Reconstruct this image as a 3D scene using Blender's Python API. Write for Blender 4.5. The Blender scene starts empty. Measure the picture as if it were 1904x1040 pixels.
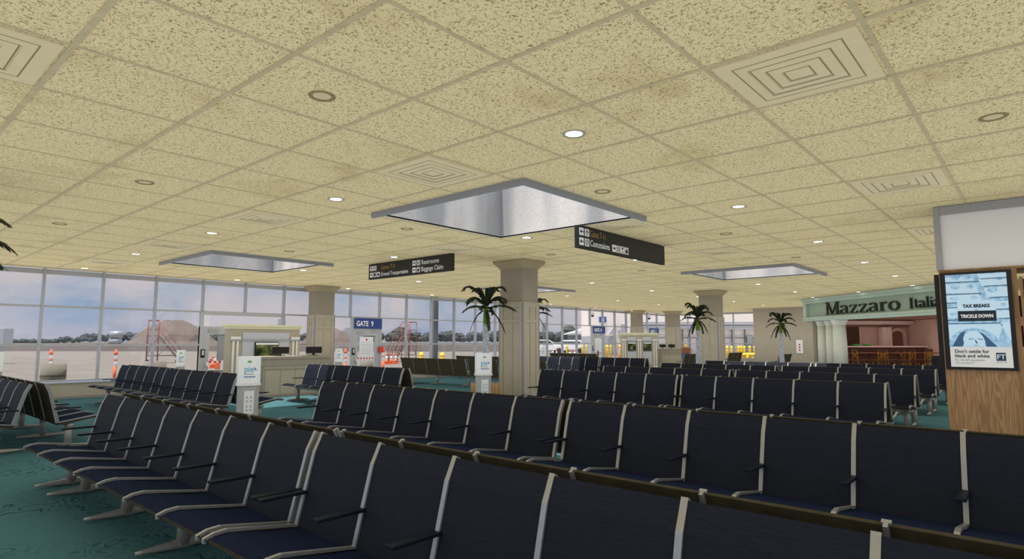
import bpy, bmesh, math, random
from mathutils import Vector, Matrix
PI = math.pi
random.seed(7)
S = bpy.context.scene
C = S.collection

# ------------------------------------------------------------------ helpers
class MB:
    """collects shapes and links them as ONE mesh object"""
    def __init__(s): s.v = []; s.f = []; s.m = []; s.sm = []
    def add(s, vs, fs, mi=0, smooth=False):
        o = len(s.v); s.v += [tuple(v) for v in vs]
        for f in fs: s.f.append(tuple(i + o for i in f)); s.m.append(mi); s.sm.append(smooth)
        return s
    def box(s, x0, x1, y0, y1, z0, z1, mi=0):
        return s.add([(x0,y0,z0),(x1,y0,z0),(x1,y1,z0),(x0,y1,z0),(x0,y0,z1),(x1,y0,z1),(x1,y1,z1),(x0,y1,z1)],
            [(0,3,2,1),(4,5,6,7),(0,1,5,4),(1,2,6,5),(2,3,7,6),(3,0,4,7)], mi)
    def bar(s, a, b, w, h, mi=0, up=(0,0,1)):
        a = Vector(a); b = Vector(b); d = (b-a).normalized(); u = Vector(up)
        if abs(d.dot(u)) > .98: u = Vector((1,0,0))
        r = d.cross(u).normalized()*w/2; u = r.cross(d).normalized()*h/2
        vs = [p+q for p in (a,b) for q in (-r-u, r-u, r+u, -r+u)]
        return s.add(vs, [(0,3,2,1),(4,5,6,7),(0,1,5,4),(1,2,6,5),(2,3,7,6),(3,0,4,7)], mi)
    def tube(s, pts, r, n=10, mi=0, cap=True):
        P = [Vector(p) for p in pts]; R = r if isinstance(r,(list,tuple)) else [r]*len(P); vs = []; fs = []
        for i,p in enumerate(P):
            d = (P[min(i+1,len(P)-1)]-P[max(i-1,0)]).normalized()
            u = Vector((0,0,1)) if abs(d.z) < .95 else Vector((1,0,0))
            a = d.cross(u).normalized(); b = a.cross(d)
            for k in range(n):
                t = 2*PI*k/n; vs.append(p + (a*math.cos(t)+b*math.sin(t))*R[i])
        for i in range(len(P)-1):
            for k in range(n):
                k2 = (k+1)%n; fs.append((i*n+k, i*n+k2, (i+1)*n+k2, (i+1)*n+k))
        if cap: fs += [tuple(range(n))[::-1], tuple((len(P)-1)*n+k for k in range(n))]
        return s.add(vs, fs, mi, True)
    def lathe(s, prof, c=(0,0,0), n=24, mi=0, cap=True, smooth=True, ph=0):
        vs = []; fs = []
        for r,z in prof:
            for k in range(n):
                t = ph+2*PI*k/n; vs.append((c[0]+r*math.cos(t), c[1]+r*math.sin(t), c[2]+z))
        for i in range(len(prof)-1):
            for k in range(n):
                k2=(k+1)%n; fs.append((i*n+k,i*n+k2,(i+1)*n+k2,(i+1)*n+k))
        if cap: fs += [tuple(range(n))[::-1], tuple((len(prof)-1)*n+k for k in range(n))]
        return s.add(vs, fs, mi, smooth)
    def prism(s, poly, axis, a, b, mi=0):
        """poly: 2D points extruded along axis ('y': poly is xz, 'x': yz, 'z': xy)"""
        g = {'y':lambda p,t:(p[0],t,p[1]), 'x':lambda p,t:(t,p[0],p[1]), 'z':lambda p,t:(p[0],p[1],t)}[axis]
        n = len(poly); vs = [g(p,a) for p in poly]+[g(p,b) for p in poly]
        fs = [tuple(range(n)), tuple(range(2*n-1,n-1,-1))]+[(i,i+n,(i+1)%n+n,(i+1)%n) for i in range(n)]
        return s.add(vs, fs, mi)
    def disc(s, c, r, n=20, axis='y', mi=0, rx=1, rz=1):
        vs = []
        for k in range(n):
            t = 2*PI*k/n; a = r*rx*math.cos(t); b = r*rz*math.sin(t)
            vs.append((c[0]+a,c[1],c[2]+b) if axis=='y' else (c[0]+a,c[1]+b,c[2]))
        return s.add(vs, [tuple(range(n))], mi)
    def mesh(s, name, mats):
        me = bpy.data.meshes.new(name); me.from_pydata(s.v, [], s.f)
        for m in (mats if isinstance(mats,(list,tuple)) else [mats]): me.materials.append(m)
        me.polygons.foreach_set('material_index', s.m); me.polygons.foreach_set('use_smooth', s.sm)
        bm = bmesh.new(); bm.from_mesh(me); bmesh.ops.recalc_face_normals(bm, faces=bm.faces); bm.to_mesh(me); bm.free()
        me.update(); return me
    def build(s, name, mats, parent=None, bev=0, loc=None):
        return put(name, s.mesh(name, mats), parent, bev, loc)
def put(name, me, parent=None, bev=0, loc=None, rotz=0):
    o = bpy.data.objects.new(name, me); C.objects.link(o)
    if parent: o.parent = parent
    if loc: o.location = loc
    if rotz: o.rotation_euler = (0,0,rotz)
    if bev:
        b = o.modifiers.new('Bevel','BEVEL'); b.width = bev; b.segments = 2; b.limit_method = 'ANGLE'
    return o
def tag(o, label, cat, group=None, kind=None):
    o['label'] = label; o['category'] = cat
    if group: o['group'] = group
    if kind: o['kind'] = kind
    return o
def thing(name, label, cat, loc=(0,0,0), rotz=0, group=None):
    o = bpy.data.objects.new(name, None); C.objects.link(o); o.location = loc; o.rotation_euler = (0,0,rotz)
    o.empty_display_size = .1
    return tag(o, label, cat, group)
def struct(name, mb, mats, parent=None, bev=0):
    o = mb.build(name, mats, parent, bev)
    if not parent: o['kind'] = 'structure'
    return o
def dup(root, loc, rotz, label, group=None):
    r = root.copy(); C.objects.link(r); r.location = loc; r.rotation_euler = (0,0,rotz); r['label'] = label
    if group: r['group'] = group
    for ch in list(root.children):
        c = ch.copy(); C.objects.link(c); c.parent = r
        for g in list(ch.children):
            d = g.copy(); C.objects.link(d); d.parent = c
    return r
def text_mesh(body, size, bold=0.0, sx=1.0, align='LEFT', depth=.004):
    cu = bpy.data.curves.new('lettering','FONT'); cu.body = body; cu.size = size; cu.align_x = align; cu.align_y = 'BOTTOM_BASELINE'
    cu.offset = bold; cu.extrude = depth/2; cu.resolution_u = 3
    ob = bpy.data.objects.new('lettering', cu); C.objects.link(ob)
    dg = bpy.context.evaluated_depsgraph_get(); dg.update()
    me = bpy.data.meshes.new_from_object(ob.evaluated_get(dg))
    bpy.data.objects.remove(ob)
    for v in me.vertices: v.co = Vector((v.co.x*sx, -v.co.z, v.co.y))
    return me
def text(name, body, size, mat, parent, x, y, z, **k):
    me = text_mesh(body, size, **k); me.materials.clear(); me.materials.append(mat)
    return put(name, me, parent, 0, (x,y,z))
ORD = ['first','second','third','fourth','fifth','sixth','seventh','eighth','ninth','tenth']

# ------------------------------------------------------------------ materials
def mat(name, col, rough=.6, metal=0., spec=.5, emit=None, es=0.):
    m = bpy.data.materials.new(name); m.use_nodes = True; b = m.node_tree.nodes['Principled BSDF']
    b.inputs['Base Color'].default_value = (*col,1); b.inputs['Roughness'].default_value = rough
    b.inputs['Metallic'].default_value = metal; b.inputs['Specular IOR Level'].default_value = spec
    if emit: b.inputs['Emission Color'].default_value = (*emit,1); b.inputs['Emission Strength'].default_value = es
    return m
class NT:
    def __init__(s, m): s.t = m.node_tree; s.n = s.t.nodes; s.b = s.n.get('Principled BSDF')
    def new(s, typ, **k):
        nd = s.n.new(typ)
        for a,v in k.items():
            if a.startswith('i_'): nd.inputs[a[2:].replace('_',' ')].default_value = v
            else: setattr(nd, a, v)
        return nd
    def link(s, a, b): s.t.links.new(a, b)
    def coord(s, scale=(1,1,1)):
        tc = s.new('ShaderNodeTexCoord'); mp = s.new('ShaderNodeMapping'); mp.inputs['Scale'].default_value = scale
        s.link(tc.outputs['Object'], mp.inputs[0]); return mp.outputs[0]
    def noise(s, co, scale, detail=2, rough=.5, dist=0.):
        n = s.new('ShaderNodeTexNoise'); s.link(co, n.inputs['Vector']); n.inputs['Scale'].default_value = scale
        n.inputs['Detail'].default_value = detail; n.inputs['Roughness'].default_value = rough; n.inputs['Distortion'].default_value = dist
        return n.outputs['Fac']
    def ramp(s, fac, stops, interp='LINEAR'):
        r = s.new('ShaderNodeValToRGB'); s.link(fac, r.inputs[0]); e = r.color_ramp.elements; r.color_ramp.interpolation = interp
        while len(e) < len(stops): e.new(.5)
        for q,(p,c) in zip(e, stops): q.position = p; q.color = (*c,1) if len(c)==3 else c
        return r.outputs[0]
    def mix(s, fac, a, b, mode='MIX'):
        m = s.new('ShaderNodeMix', data_type='RGBA', blend_type=mode)
        for sock,val in ((m.inputs[0],fac),(m.inputs[6],a),(m.inputs[7],b)):
            if hasattr(val,'links'): s.link(val, sock)
            elif isinstance(val,(int,float)): sock.default_value = val
            else: sock.default_value = (*val,1)
        return m.outputs[2]
    def math(s, op, a, b=0.):
        m = s.new('ShaderNodeMath', operation=op)
        for sock,val in ((m.inputs[0],a),(m.inputs[1],b)):
            if hasattr(val,'links'): s.link(val, sock)
            else: sock.default_value = val
        return m.outputs[0]
    def bump(s, h, st=.3, dist=.01):
        b = s.new('ShaderNodeBump'); b.inputs['Strength'].default_value = st; b.inputs['Distance'].default_value = dist
        s.link(h, b.inputs['Height']); s.link(b.outputs[0], s.b.inputs['Normal'])
    def base(s, c): s.link(c, s.b.inputs['Base Color'])
def noisy(name, col, var=.12, scale=6, rough=.6, metal=0., bump=0., stretch=(1,1,1), spec=.5):
    m = mat(name, col, rough, metal, spec); t = NT(m); co = t.coord(stretch); f = t.noise(co, scale, 4, .6)
    t.base(t.ramp(f, [(.3, tuple(c*(1-var) for c in col)), (.7, tuple(min(1,c*(1+var)) for c in col))]))
    if bump: t.bump(f, bump)
    return m
M = {}
# ceiling tile: pale mineral fibre with worm-like fissures and water stains
CT = (.735,.61,.352)
def ceil_mat():
    m = mat('speckled_ceiling_tile', CT, .9, spec=.1); t = NT(m); co = t.coord()
    sp = t.noise(co, 52, 2.2, .6, 1.3)
    speck = t.ramp(sp, [(.545,(0,0,0)),(.60,(1,1,1))])
    stn = t.noise(t.coord((1,1,1)), .9, 3, .6, .4)
    st = t.ramp(stn, [(.57,(0,0,0)),(.74,(1,1,1))])
    fine = t.noise(co, 90, 3, .7)
    base = t.mix(fine, tuple(c*.92 for c in CT), tuple(min(1,c*1.08) for c in CT))
    c1 = t.mix(t.math('MULTIPLY', st, .6), base, (.50,.38,.17))
    c2 = t.mix(t.math('MULTIPLY', speck, .85), c1, (.215,.17,.085))
    t.base(c2); t.bump(t.math('MULTIPLY', speck, -1.), .25, .004); return m
M['ceil'] = ceil_mat()
M['tbar'] = noisy('ceiling_grid_metal', (.50,.42,.26), .1, 9, .7)
M['diff'] = noisy('diffuser_cream_metal', (.68,.575,.36), .04, 5, .6)
M['slot'] = mat('diffuser_slot', (.25,.20,.115), .9)
def floor_mat():
    m = mat('teal_carpet', (.02,.1,.1), .95, spec=.1); t = NT(m); co = t.coord()
    n = t.noise(co, 3.4, 1.2, .4, .5); w = t.math('SINE', t.math('MULTIPLY', n, 72.))
    line = t.ramp(w, [(.62,(0,0,0)),(.95,(1,1,1))])
    msk = t.ramp(t.noise(co, 1.3, 2), [(.38,(0,0,0)),(.6,(1,1,1))])
    fac = t.math('MULTIPLY', line, msk); fib = t.noise(co, 220, 2)
    base = t.mix(fib, (.036,.093,.103), (.054,.130,.142))
    t.base(t.mix(t.math('MULTIPLY', fac, .9), base, (.009,.030,.036))); t.bump(t.math('ADD', fac, fib), .5, .006); return m
M['floor'] = floor_mat()
def fabric(name, a, b):
    m = mat(name, a, .6, spec=.12); t = NT(m); co = t.coord((1,1,1))
    f = t.noise(t.coord((3,3,40)), 5, 4, .65); t.base(t.ramp(f, [(.35,a),(.7,b)]))
    v = t.new('ShaderNodeTexVoronoi', feature='DISTANCE_TO_EDGE'); v.inputs['Scale'].default_value = 3.4; t.link(co, v.inputs['Vector'])
    t.bump(t.ramp(v.outputs['Distance'], [(0,(0,0,0)),(.03,(1,1,1))]), .12, .004); return m
M['navy'] = fabric('navy_seat_upholstery', (.0092,.0108,.0165), (.0135,.0160,.0255))
M['pad'] = noisy('navy_seat_pad', (.0085,.0125,.028), .15, 30, .8, spec=.02)
M['back'] = noisy('brown_seat_shell', (.042,.0345,.0215), .2, 14, .7, spec=.15)
M['alu'] = noisy('polished_aluminium', (.44,.44,.45), .08, 20, .36, .75)
M['cast'] = noisy('brushed_cast_aluminium', (.40,.385,.365), .12, 25, .42, .6)
M['arm'] = mat('dark_navy_armrest', (.006,.009,.017), .5, spec=.2)
M['beige'] = noisy('beige_painted_plaster', (.245,.215,.17), .05, 4, .7)
M['beige2'] = noisy('beige_panelling', (.335,.295,.225), .05, 4, .6)
M['capital'] = noisy('sandy_capital', (.30,.245,.15), .06, 5, .6)
M['corner'] = mat('grey_corner_guard', (.26,.26,.28), .45, .3)
M['wallf'] = noisy('warm_beige_wall', (.34,.30,.24), .03, 2, .8)
M['knee'] = noisy('cream_knee_wall', (.33,.30,.235), .05, 3, .75)
M['basebd'] = mat('grey_baseboard', (.22,.20,.19), .6)
M['mull'] = noisy('grey_window_aluminium', (.40,.41,.44), .05, 8, .4, .3)
M['portal'] = mat('grey_door_aluminium', (.40,.41,.42), .45, .2)
def glass_mat(name, tint=(.96,.97,1.), fac=.05):
    m = bpy.data.materials.new(name); m.use_nodes = True; t = m.node_tree; t.nodes.clear()
    o = t.nodes.new('ShaderNodeOutputMaterial'); mx = t.nodes.new('ShaderNodeMixShader'); tr = t.nodes.new('ShaderNodeBsdfTransparent')
    gl = t.nodes.new('ShaderNodeBsdfGlossy'); gl.inputs['Roughness'].default_value = .02; tr.inputs[0].default_value = (*tint,1)
    mx.inputs[0].default_value = fac; t.links.new(tr.outputs[0], mx.inputs[1]); t.links.new(gl.outputs[0], mx.inputs[2]); t.links.new(mx.outputs[0], o.inputs[0])
    return m
M['glass'] = glass_mat('window_glass')
M['black'] = mat('black_plastic', (.012,.012,.014), .4)
M['signblk'] = mat('sign_black_face', (.014,.014,.016), .5)
M['white'] = mat('white_lettering', (.72,.72,.72), .6)
M['gold'] = mat('gold_lettering', (.30,.19,.05), .6)
M['blue'] = mat('gate_sign_blue', (.028,.055,.20), .5)
M['paper'] = mat('white_paper', (.62,.64,.66), .8)
M['papertxt'] = mat('grey_print', (.30,.31,.33), .8)
M['red'] = mat('signal_red', (.50,.05,.04), .6)
M['orange'] = mat('safety_orange', (.62,.115,.035), .55)
M['wht'] = noisy('white_plastic', (.66,.67,.68), .04, 6, .45)
M['stn'] = noisy('station_grey_metal', (.42,.42,.42), .06, 10, .45, .35)
M['ledge'] = mat('station_white_ledge', (.60,.60,.60), .5)
M['pieblue'] = mat('logo_blue', (.05,.13,.38), .6)
M['pieteal'] = mat('logo_teal', (.06,.33,.52), .6)
M['piegreen'] = mat('logo_green', (.10,.36,.06), .6)
M['yellow'] = noisy('yellow_bollard_paint', (.80,.50,.02), .08, 3, .5)
M['conc'] = noisy('planter_concrete', (.15,.137,.11), .08, 6, .9)
M['concd'] = mat('concrete_band', (.085,.075,.06), .9)
M['screen'] = mat('dark_screen', (.01,.012,.01), .2)
def wood(name, a, b, sc=(1,1,1), s2=16):
    m = mat(name, a, .5); t = NT(m); co = t.coord(sc)
    n = t.noise(co, 2.2, 2, .5, .5); w = t.math('SINE', t.math('MULTIPLY', n, s2*4.)); f = t.noise(co, 30, 3)
    t.base(t.mix(t.ramp(t.math('ADD', t.math('MULTIPLY', w, .35), f), [(.2,(0,0,0)),(.9,(1,1,1))]), a, b)); t.bump(w, .12, .003); return m
M['oak'] = wood('oak_laminate', (.24,.130,.060), (.36,.215,.110), (5.2,5.2,.30), 13)
M['oakd'] = wood('oak_edge', (.20,.11,.05), (.28,.165,.08), (1,1,.2))
M['planter'] = wood('planter_staves', (.20,.105,.045), (.40,.25,.12), (9,9,.1), 6)
M['trunk'] = noisy('grey_palm_trunk', (.30,.32,.36), .35, 18, .85, bump=.3)
M['shaft'] = noisy('green_palm_crownshaft', (.085,.155,.015), .2, 8, .5)
M['leaf'] = noisy('dark_palm_leaf', (.018,.024,.011), .35, 10, .55)
M['mint'] = noisy('pale_green_plaster', (.40,.48,.41), .05, 3, .7)
M['mintd'] = noisy('sage_sign_panel', (.27,.34,.27), .06, 3, .7)
M['colw'] = noisy('white_column_plaster', (.52,.52,.45), .05, 3, .6)
M['blackgreen'] = mat('sign_letter_dark_green', (.012,.016,.013), .4)
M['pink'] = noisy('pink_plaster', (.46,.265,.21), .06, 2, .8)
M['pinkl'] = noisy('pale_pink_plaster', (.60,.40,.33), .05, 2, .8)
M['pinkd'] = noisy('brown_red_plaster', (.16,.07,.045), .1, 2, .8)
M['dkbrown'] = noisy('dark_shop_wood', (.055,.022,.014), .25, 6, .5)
M['gilt'] = mat('gilt_chair_frame', (.30,.125,.018), .4, .3)
M['rosewood'] = noisy('reddish_table_top', (.20,.075,.045), .2, 6, .4)
M['kpanel'] = mat('kiosk_white_panel', (.66,.645,.64), .7)
M['kframe'] = mat('kiosk_grey_frame', (.30,.29,.29), .6)
def well_mat():
    m = mat('skylight_well_metal', (.62,.62,.64), .5, .1); t = NT(m); f = t.ramp(t.noise(t.coord((1,1,1)), 48, 3, .7), [(.40,(0,0,0)),(.62,(1,1,1))])
    g = t.noise(t.coord((1,1,.12)), 1.6, 1.5); t.base(t.mix(t.math('MULTIPLY', f, .35), t.ramp(g, [(.35,(.37,.365,.36)),(.6,(.70,.655,.61))]), (.17,.17,.175))); return m
M['well'] = well_mat()
M['lip'] = mat('skylight_grey_lip', (.27,.285,.32), .5, .2)
M['lamp'] = mat('lamp_lens', (1,1,1), .5, emit=(1,.97,.92), es=7.)
M['lampring'] = mat('lamp_trim_ring', (.38,.35,.27), .5)
M['lampoff'] = mat('unlit_lens', (.62,.53,.32), .6)
M['offring'] = mat('unlit_trim_ring', (.26,.21,.10), .6)
def apron_mat():
    m = mat('airport_concrete', (.4,.36,.31), .9); t = NT(m); co = t.coord()
    f = t.noise(co, .25, 5, .6); g = t.noise(t.coord((.03,1,1)), .6, 3)
    base = t.ramp(f, [(.3,(.128,.110,.089)),(.7,(.150,.130,.106))])
    bk = t.new('ShaderNodeTexBrick'); t.link(co, bk.inputs['Vector']); bk.offset = 0
    bk.inputs['Scale'].default_value = .16; bk.inputs['Mortar Size'].default_value = .006; bk.inputs['Color1'].default_value = (1,1,1,1); bk.inputs['Color2'].default_value = (.97,.97,.97,1); bk.inputs['Mortar'].default_value = (.62,.58,.52,1)
    t.base(t.mix(1., base, bk.outputs['Color'], 'MULTIPLY')); return m
M['apron'] = apron_mat()
M['dirt'] = noisy('brown_dirt_strip', (.052,.039,.030), .2, .15, .95, stretch=(1,1,1))
M['grass'] = noisy('dry_grass_field', (.078,.062,.040), .2, .1, .95)
M['mound'] = noisy('sandy_mound', (.098,.076,.061), .14, .35, .95, bump=.2)
M['mound2'] = noisy('grey_mound', (.10,.098,.102), .1, .3, .95)
M['tree'] = noisy('distant_tree_green', (.036,.044,.042), .3, .4, .95)
M['stair'] = mat('air_stair_red_paint', (.20,.070,.048), .5, .2)
M['stairg'] = mat('air_stair_brown_steel', (.20,.13,.09), .5, .2)
M['tank'] = mat('grey_tank_steel', (.30,.30,.31), .5, .2)
M['steel'] = mat('dark_steel_post', (.12,.125,.14), .5, .2)
M['bldg'] = noisy('white_building_panels', (.66,.585,.52), .03, .4, .8)
M['bldgd'] = noisy('grey_building_trim', (.30,.30,.31), .05, .4, .7)
M['bldgl'] = noisy('beige_building_base', (.50,.435,.375), .04, .3, .8)
M['hang'] = mat('hangar_dark_wall', (.13,.135,.13), .8)
M['car'] = mat('white_car_paint', (.66,.66,.66), .3)
M['carglass'] = mat('car_window', (.05,.055,.06), .15)
M['tyre'] = mat('black_rubber', (.02,.02,.02), .8)

# ------------------------------------------------------------------ world, sun
w = bpy.data.worlds.new('sky'); S.world = w; w.use_nodes = True
t = w.node_tree; t.nodes.clear()
out = t.nodes.new('ShaderNodeOutputWorld'); bg = t.nodes.new('ShaderNodeBackground'); tc = t.nodes.new('ShaderNodeTexCoord')
sep = t.nodes.new('ShaderNodeSeparateXYZ'); t.links.new(tc.outputs['Generated'], sep.inputs[0])
rp = t.nodes.new('ShaderNodeValToRGB'); t.links.new(sep.outputs['Z'], rp.inputs[0])
e = rp.color_ramp.elements; e[0].position = 0.; e[0].color = (.37,.41,.52,1); e[1].position = .14; e[1].color = (.165,.36,.56,1)
q = e.new(.05); q.color = (.27,.40,.56,1); q = e.new(.7); q.color = (.12,.27,.55,1)
mp = t.nodes.new('ShaderNodeMapping'); mp.inputs['Scale'].default_value = (1,1,3.2); mp.inputs['Location'].default_value = (.35,.2,.1); t.links.new(tc.outputs['Generated'], mp.inputs[0])
nz = t.nodes.new('ShaderNodeTexNoise'); nz.inputs['Scale'].default_value = 3.1; nz.inputs['Detail'].default_value = 5; nz.inputs['Roughness'].default_value = .5; nz.inputs['Distortion'].default_value = .5
t.links.new(mp.outputs[0], nz.inputs['Vector'])
cr = t.nodes.new('ShaderNodeValToRGB'); cr.color_ramp.elements[0].position = .47; cr.color_ramp.elements[1].position = .63; t.links.new(nz.outputs['Fac'], cr.inputs[0])
mx = t.nodes.new('ShaderNodeMix'); mx.data_type = 'RGBA'; t.links.new(cr.outputs[0], mx.inputs[0]); t.links.new(rp.outputs[0], mx.inputs[6]); mx.inputs[7].default_value = (.62,.565,.57,1)
t.links.new(mx.outputs[2], bg.inputs[0]); bg.inputs[1].default_value = 1.; t.links.new(bg.outputs[0], out.inputs[0])
AO = .66
S.cycles.use_fast_gi = True; S.cycles.fast_gi_method = 'ADD'
w.light_settings.ao_factor = AO; w.light_settings.distance = 1.6
sl = bpy.data.lights.new('sun','SUN'); sl.energy = 9.; sl.angle = .012; sl.color = (1,.93,.84)
so = bpy.data.objects.new('sun', sl); C.objects.link(so)
so.rotation_euler = Vector((.21,-.05,-1)).to_track_quat('-Z','Y').to_euler()

# ------------------------------------------------------------------ camera
F_PX = 1124.55; yaw, pit, rol = .719781855, .102528321, .000799864; EYE = 1.44
cam = bpy.data.cameras.new('camera'); co_ = bpy.data.objects.new('camera', cam); C.objects.link(co_); S.camera = co_
cam.sensor_width = 36; cam.lens = F_PX/1904*36; cam.clip_end = 3000; cam.clip_start = .02
Fv = Vector((math.cos(yaw)*math.cos(pit), math.sin(yaw)*math.cos(pit), math.sin(pit)))
Rv = Vector((math.sin(yaw), -math.cos(yaw), 0)); Uv = Rv.cross(Fv)
R2 = Rv*math.cos(rol)+Uv*math.sin(rol); U2 = -Rv*math.sin(rol)+Uv*math.cos(rol)
mm = Matrix.Identity(4)
for i in range(3): mm[i][0] = R2[i]; mm[i][1] = U2[i]; mm[i][2] = -Fv[i]
mm[2][3] = EYE; co_.matrix_world = mm
def at(px, depth, z=0.):
    """ground point: image column px at a camera depth (measured along the view)"""
    d = Fv.xy.normalized(); r = Rv.xy
    k = (px-952)/F_PX*(depth*math.cos(pit)+(z-EYE)*math.sin(pit))
    return Vector((d.x*depth + r.x*k, d.y*depth + r.y*k, z))

# ------------------------------------------------------------------ the setting
H = 3.348; GX0, GY0, GDX, GDY = .9408, 3.6241, 1.0, .9774
def gx(i): return GX0+GDX*i
def gy(j): return GY0+GDY*j
XW, YW = 38.3, 19.45
WELLS = [(5.33,8.15,4.50,7.42),(5.33,8.15,13.07,15.99),(15.48,18.40,4.50,7.38),(15.48,18.40,13.07,15.4)]
xs = sorted({-6.,XW+.3}|{v for a in WELLS for v in a[:2]}); ys = sorted({-9.,YW+.15}|{v for a in WELLS for v in a[2:]})
mb = MB()
for a,b in zip(xs,xs[1:]):
    for c,d in zip(ys,ys[1:]):
        if any(u0-.01<(a+b)/2<u1+.01 and v0-.01<(c+d)/2<v1+.01 for u0,u1,v0,v1 in WELLS): continue
        mb.add([(a,c,H),(b,c,H),(b,d,H),(a,d,H)], [(0,1,2,3)])
struct('ceiling', mb, M['ceil'])
mb = MB()
def segs(lo, hi, cuts):
    out = []; p = lo
    for a,b in sorted(cuts):
        if a > p: out.append((p,a))
        p = max(p,b)
    if p < hi: out.append((p,hi))
    return out
for i in range(-6,38):
    x = gx(i)
    for a,b in segs(-9,YW, [(v0-.03,v1+.03) for u0,u1,v0,v1 in WELLS if u0-.03<x<u1+.03]): mb.box(x-.019,x+.019,a,b,H-.006,H+.004)
for j in range(-12,17):
    y = gy(j)
    for a,b in segs(-6,XW, [(u0-.03,u1+.03) for u0,u1,v0,v1 in WELLS if v0-.03<y<v1+.03]): mb.box(a,b,y-.015,y+.015,H-.004,H+.004)
struct('trim_1', mb, M['tbar'])
mb = MB(); mb.box(-5,XW+.2,-8,YW+.1,-.05,0); struct('floor', mb, M['floor'])
# skylight wells with a grey lip under the ceiling
WN = ['big skylight well in the ceiling nearest the camera','skylight well in the ceiling by the left windows','skylight well in the ceiling in front of the far shopfront','far skylight well in the ceiling seen behind the near column']
for k,(x0,x1,y0,y1) in enumerate(WELLS):
    r = thing('skylight', WN[k], 'skylight', (0,0,0))
    m1 = MB(); Z1 = H+1.5; n = 1
    for a,b in (((x0,y0),(x1,y0)),((x1,y0),(x1,y1)),((x1,y1),(x0,y1)),((x0,y1),(x0,y0))):
        m1.add([(*a,H),(*b,H),(*b,Z1),(*a,Z1)], [(0,1,2,3)])
    m1.build('well_wall', M['well'], r)
    m2 = MB(); L = .05
    for a in ((x0-L,x1+L,y0-L,y0),(x0-L,x1+L,y1,y1+L*.2),(x0-L,x0,y0,y1),(x1,x1+L*.2,y0,y1)):
        zl = H-.075 if (a[3]<=y0 or a[1]<=x0) else H-.004
        m2.box(*a, zl, H+.02)
    m2.build('lip', M['lip'], r)
    MB().box(x0,x1,y0,y1,Z1,Z1+.02).build('glazing', M['glass'], r)
# window wall on the left (y = YW): one window per bay
PITCH = 1.325; X0W = 3.74-PITCH*3; NB = 29
DOORS = {6:'a',7:'a',10:'b',22:'b',27:'c'}     # bays that hold gate doors
wn = 0
def xb(k): return X0W+PITCH*k
for k in range(NB):
    x0, x1 = xb(k), xb(k+1); wn += 1; mb = MB(); Y0, Y1 = YW-.04, YW+.06
    mw = .055
    door = k in DOORS
    mb.box(x0-mw/2,x0+mw/2,Y0-.03,Y1,.40 if not door else 2.37,H-.02)
    if k == NB-1: mb.box(x1-mw/2,x1+mw/2,Y0-.03,Y1,.40,H-.02)
    mb.box(x0+mw/2,x1-mw/2,Y0,Y1,H-.16,H-.04)
    mb.box(x0+mw/2,x1-mw/2,Y0,Y1,2.325,2.375)
    if not door:
        mb.box(x0+mw/2,x1-mw/2,Y0,Y1,1.315,1.37); mb.box(x0+mw/2,x1-mw/2,Y0,Y1,.38,.43)
    f = struct('window_%d' % wn, mb, M['mull'])
    g = MB(); g.box(x0,x1,YW,YW+.008,2.35,H)
    if not door: g.box(x0,x1,YW,YW+.008,.4,2.35)
    g.build('pane', M['glass'], f)
# far glass wall (x = XW)
for k in range(4):
    y0 = 13.3+k*1.5375; wn += 1; mb = MB()
    mb.box(XW-.03,XW+.06,y0-.03,y0+.03,.4,H-.02); mb.box(XW,XW+.05,y0,y0+1.54,H-.15,H-.02); mb.box(XW,XW+.05,y0,y0+1.54,2.32,2.36); mb.box(XW,XW+.05,y0,y0+1.54,1.31,1.36); mb.box(XW,XW+.05,y0,y0+1.54,.38,.42)
    f = struct('window_%d' % wn, mb, M['mull']); MB().box(XW+.02,XW+.028,y0,y0+1.5375,.4,H-.02).build('pane', M['glass'], f)
# knee walls
mb = MB()
for a,b in segs(X0W, XW, [(7.70,10.37),(13.0,14.4),(29.0,30.3),(35.6,36.95)]): mb.box(a,b,18.62,YW+.05,.06,.385)
o = struct('wall_left', mb, M['knee'])
mb = MB()
for a,b in segs(X0W, XW, [(7.70,10.37),(13.0,14.4),(29.0,30.3),(35.6,36.95)]): mb.box(a,b,18.60,YW+.05,0,.06)
struct('baseboard_left', mb, M['basebd'])
mb = MB()
for a,b in segs(X0W, XW, [(7.70,10.37),(13.0,14.4),(29.0,30.3),(35.6,36.95)]): mb.box(a,b,18.58,YW-.05,.385,.405)
struct('trim_2', mb, M['mull'])
mb = MB(); mb.box(XW-.25,XW+.05,13.0,YW-.9,0,.385); struct('wall_far', mb, M['knee'])
# far beige wall
mb = MB(); mb.box(35.4,38.2,5.0,12.55,0,H); struct('wall_back', mb, M['wallf'])

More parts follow.
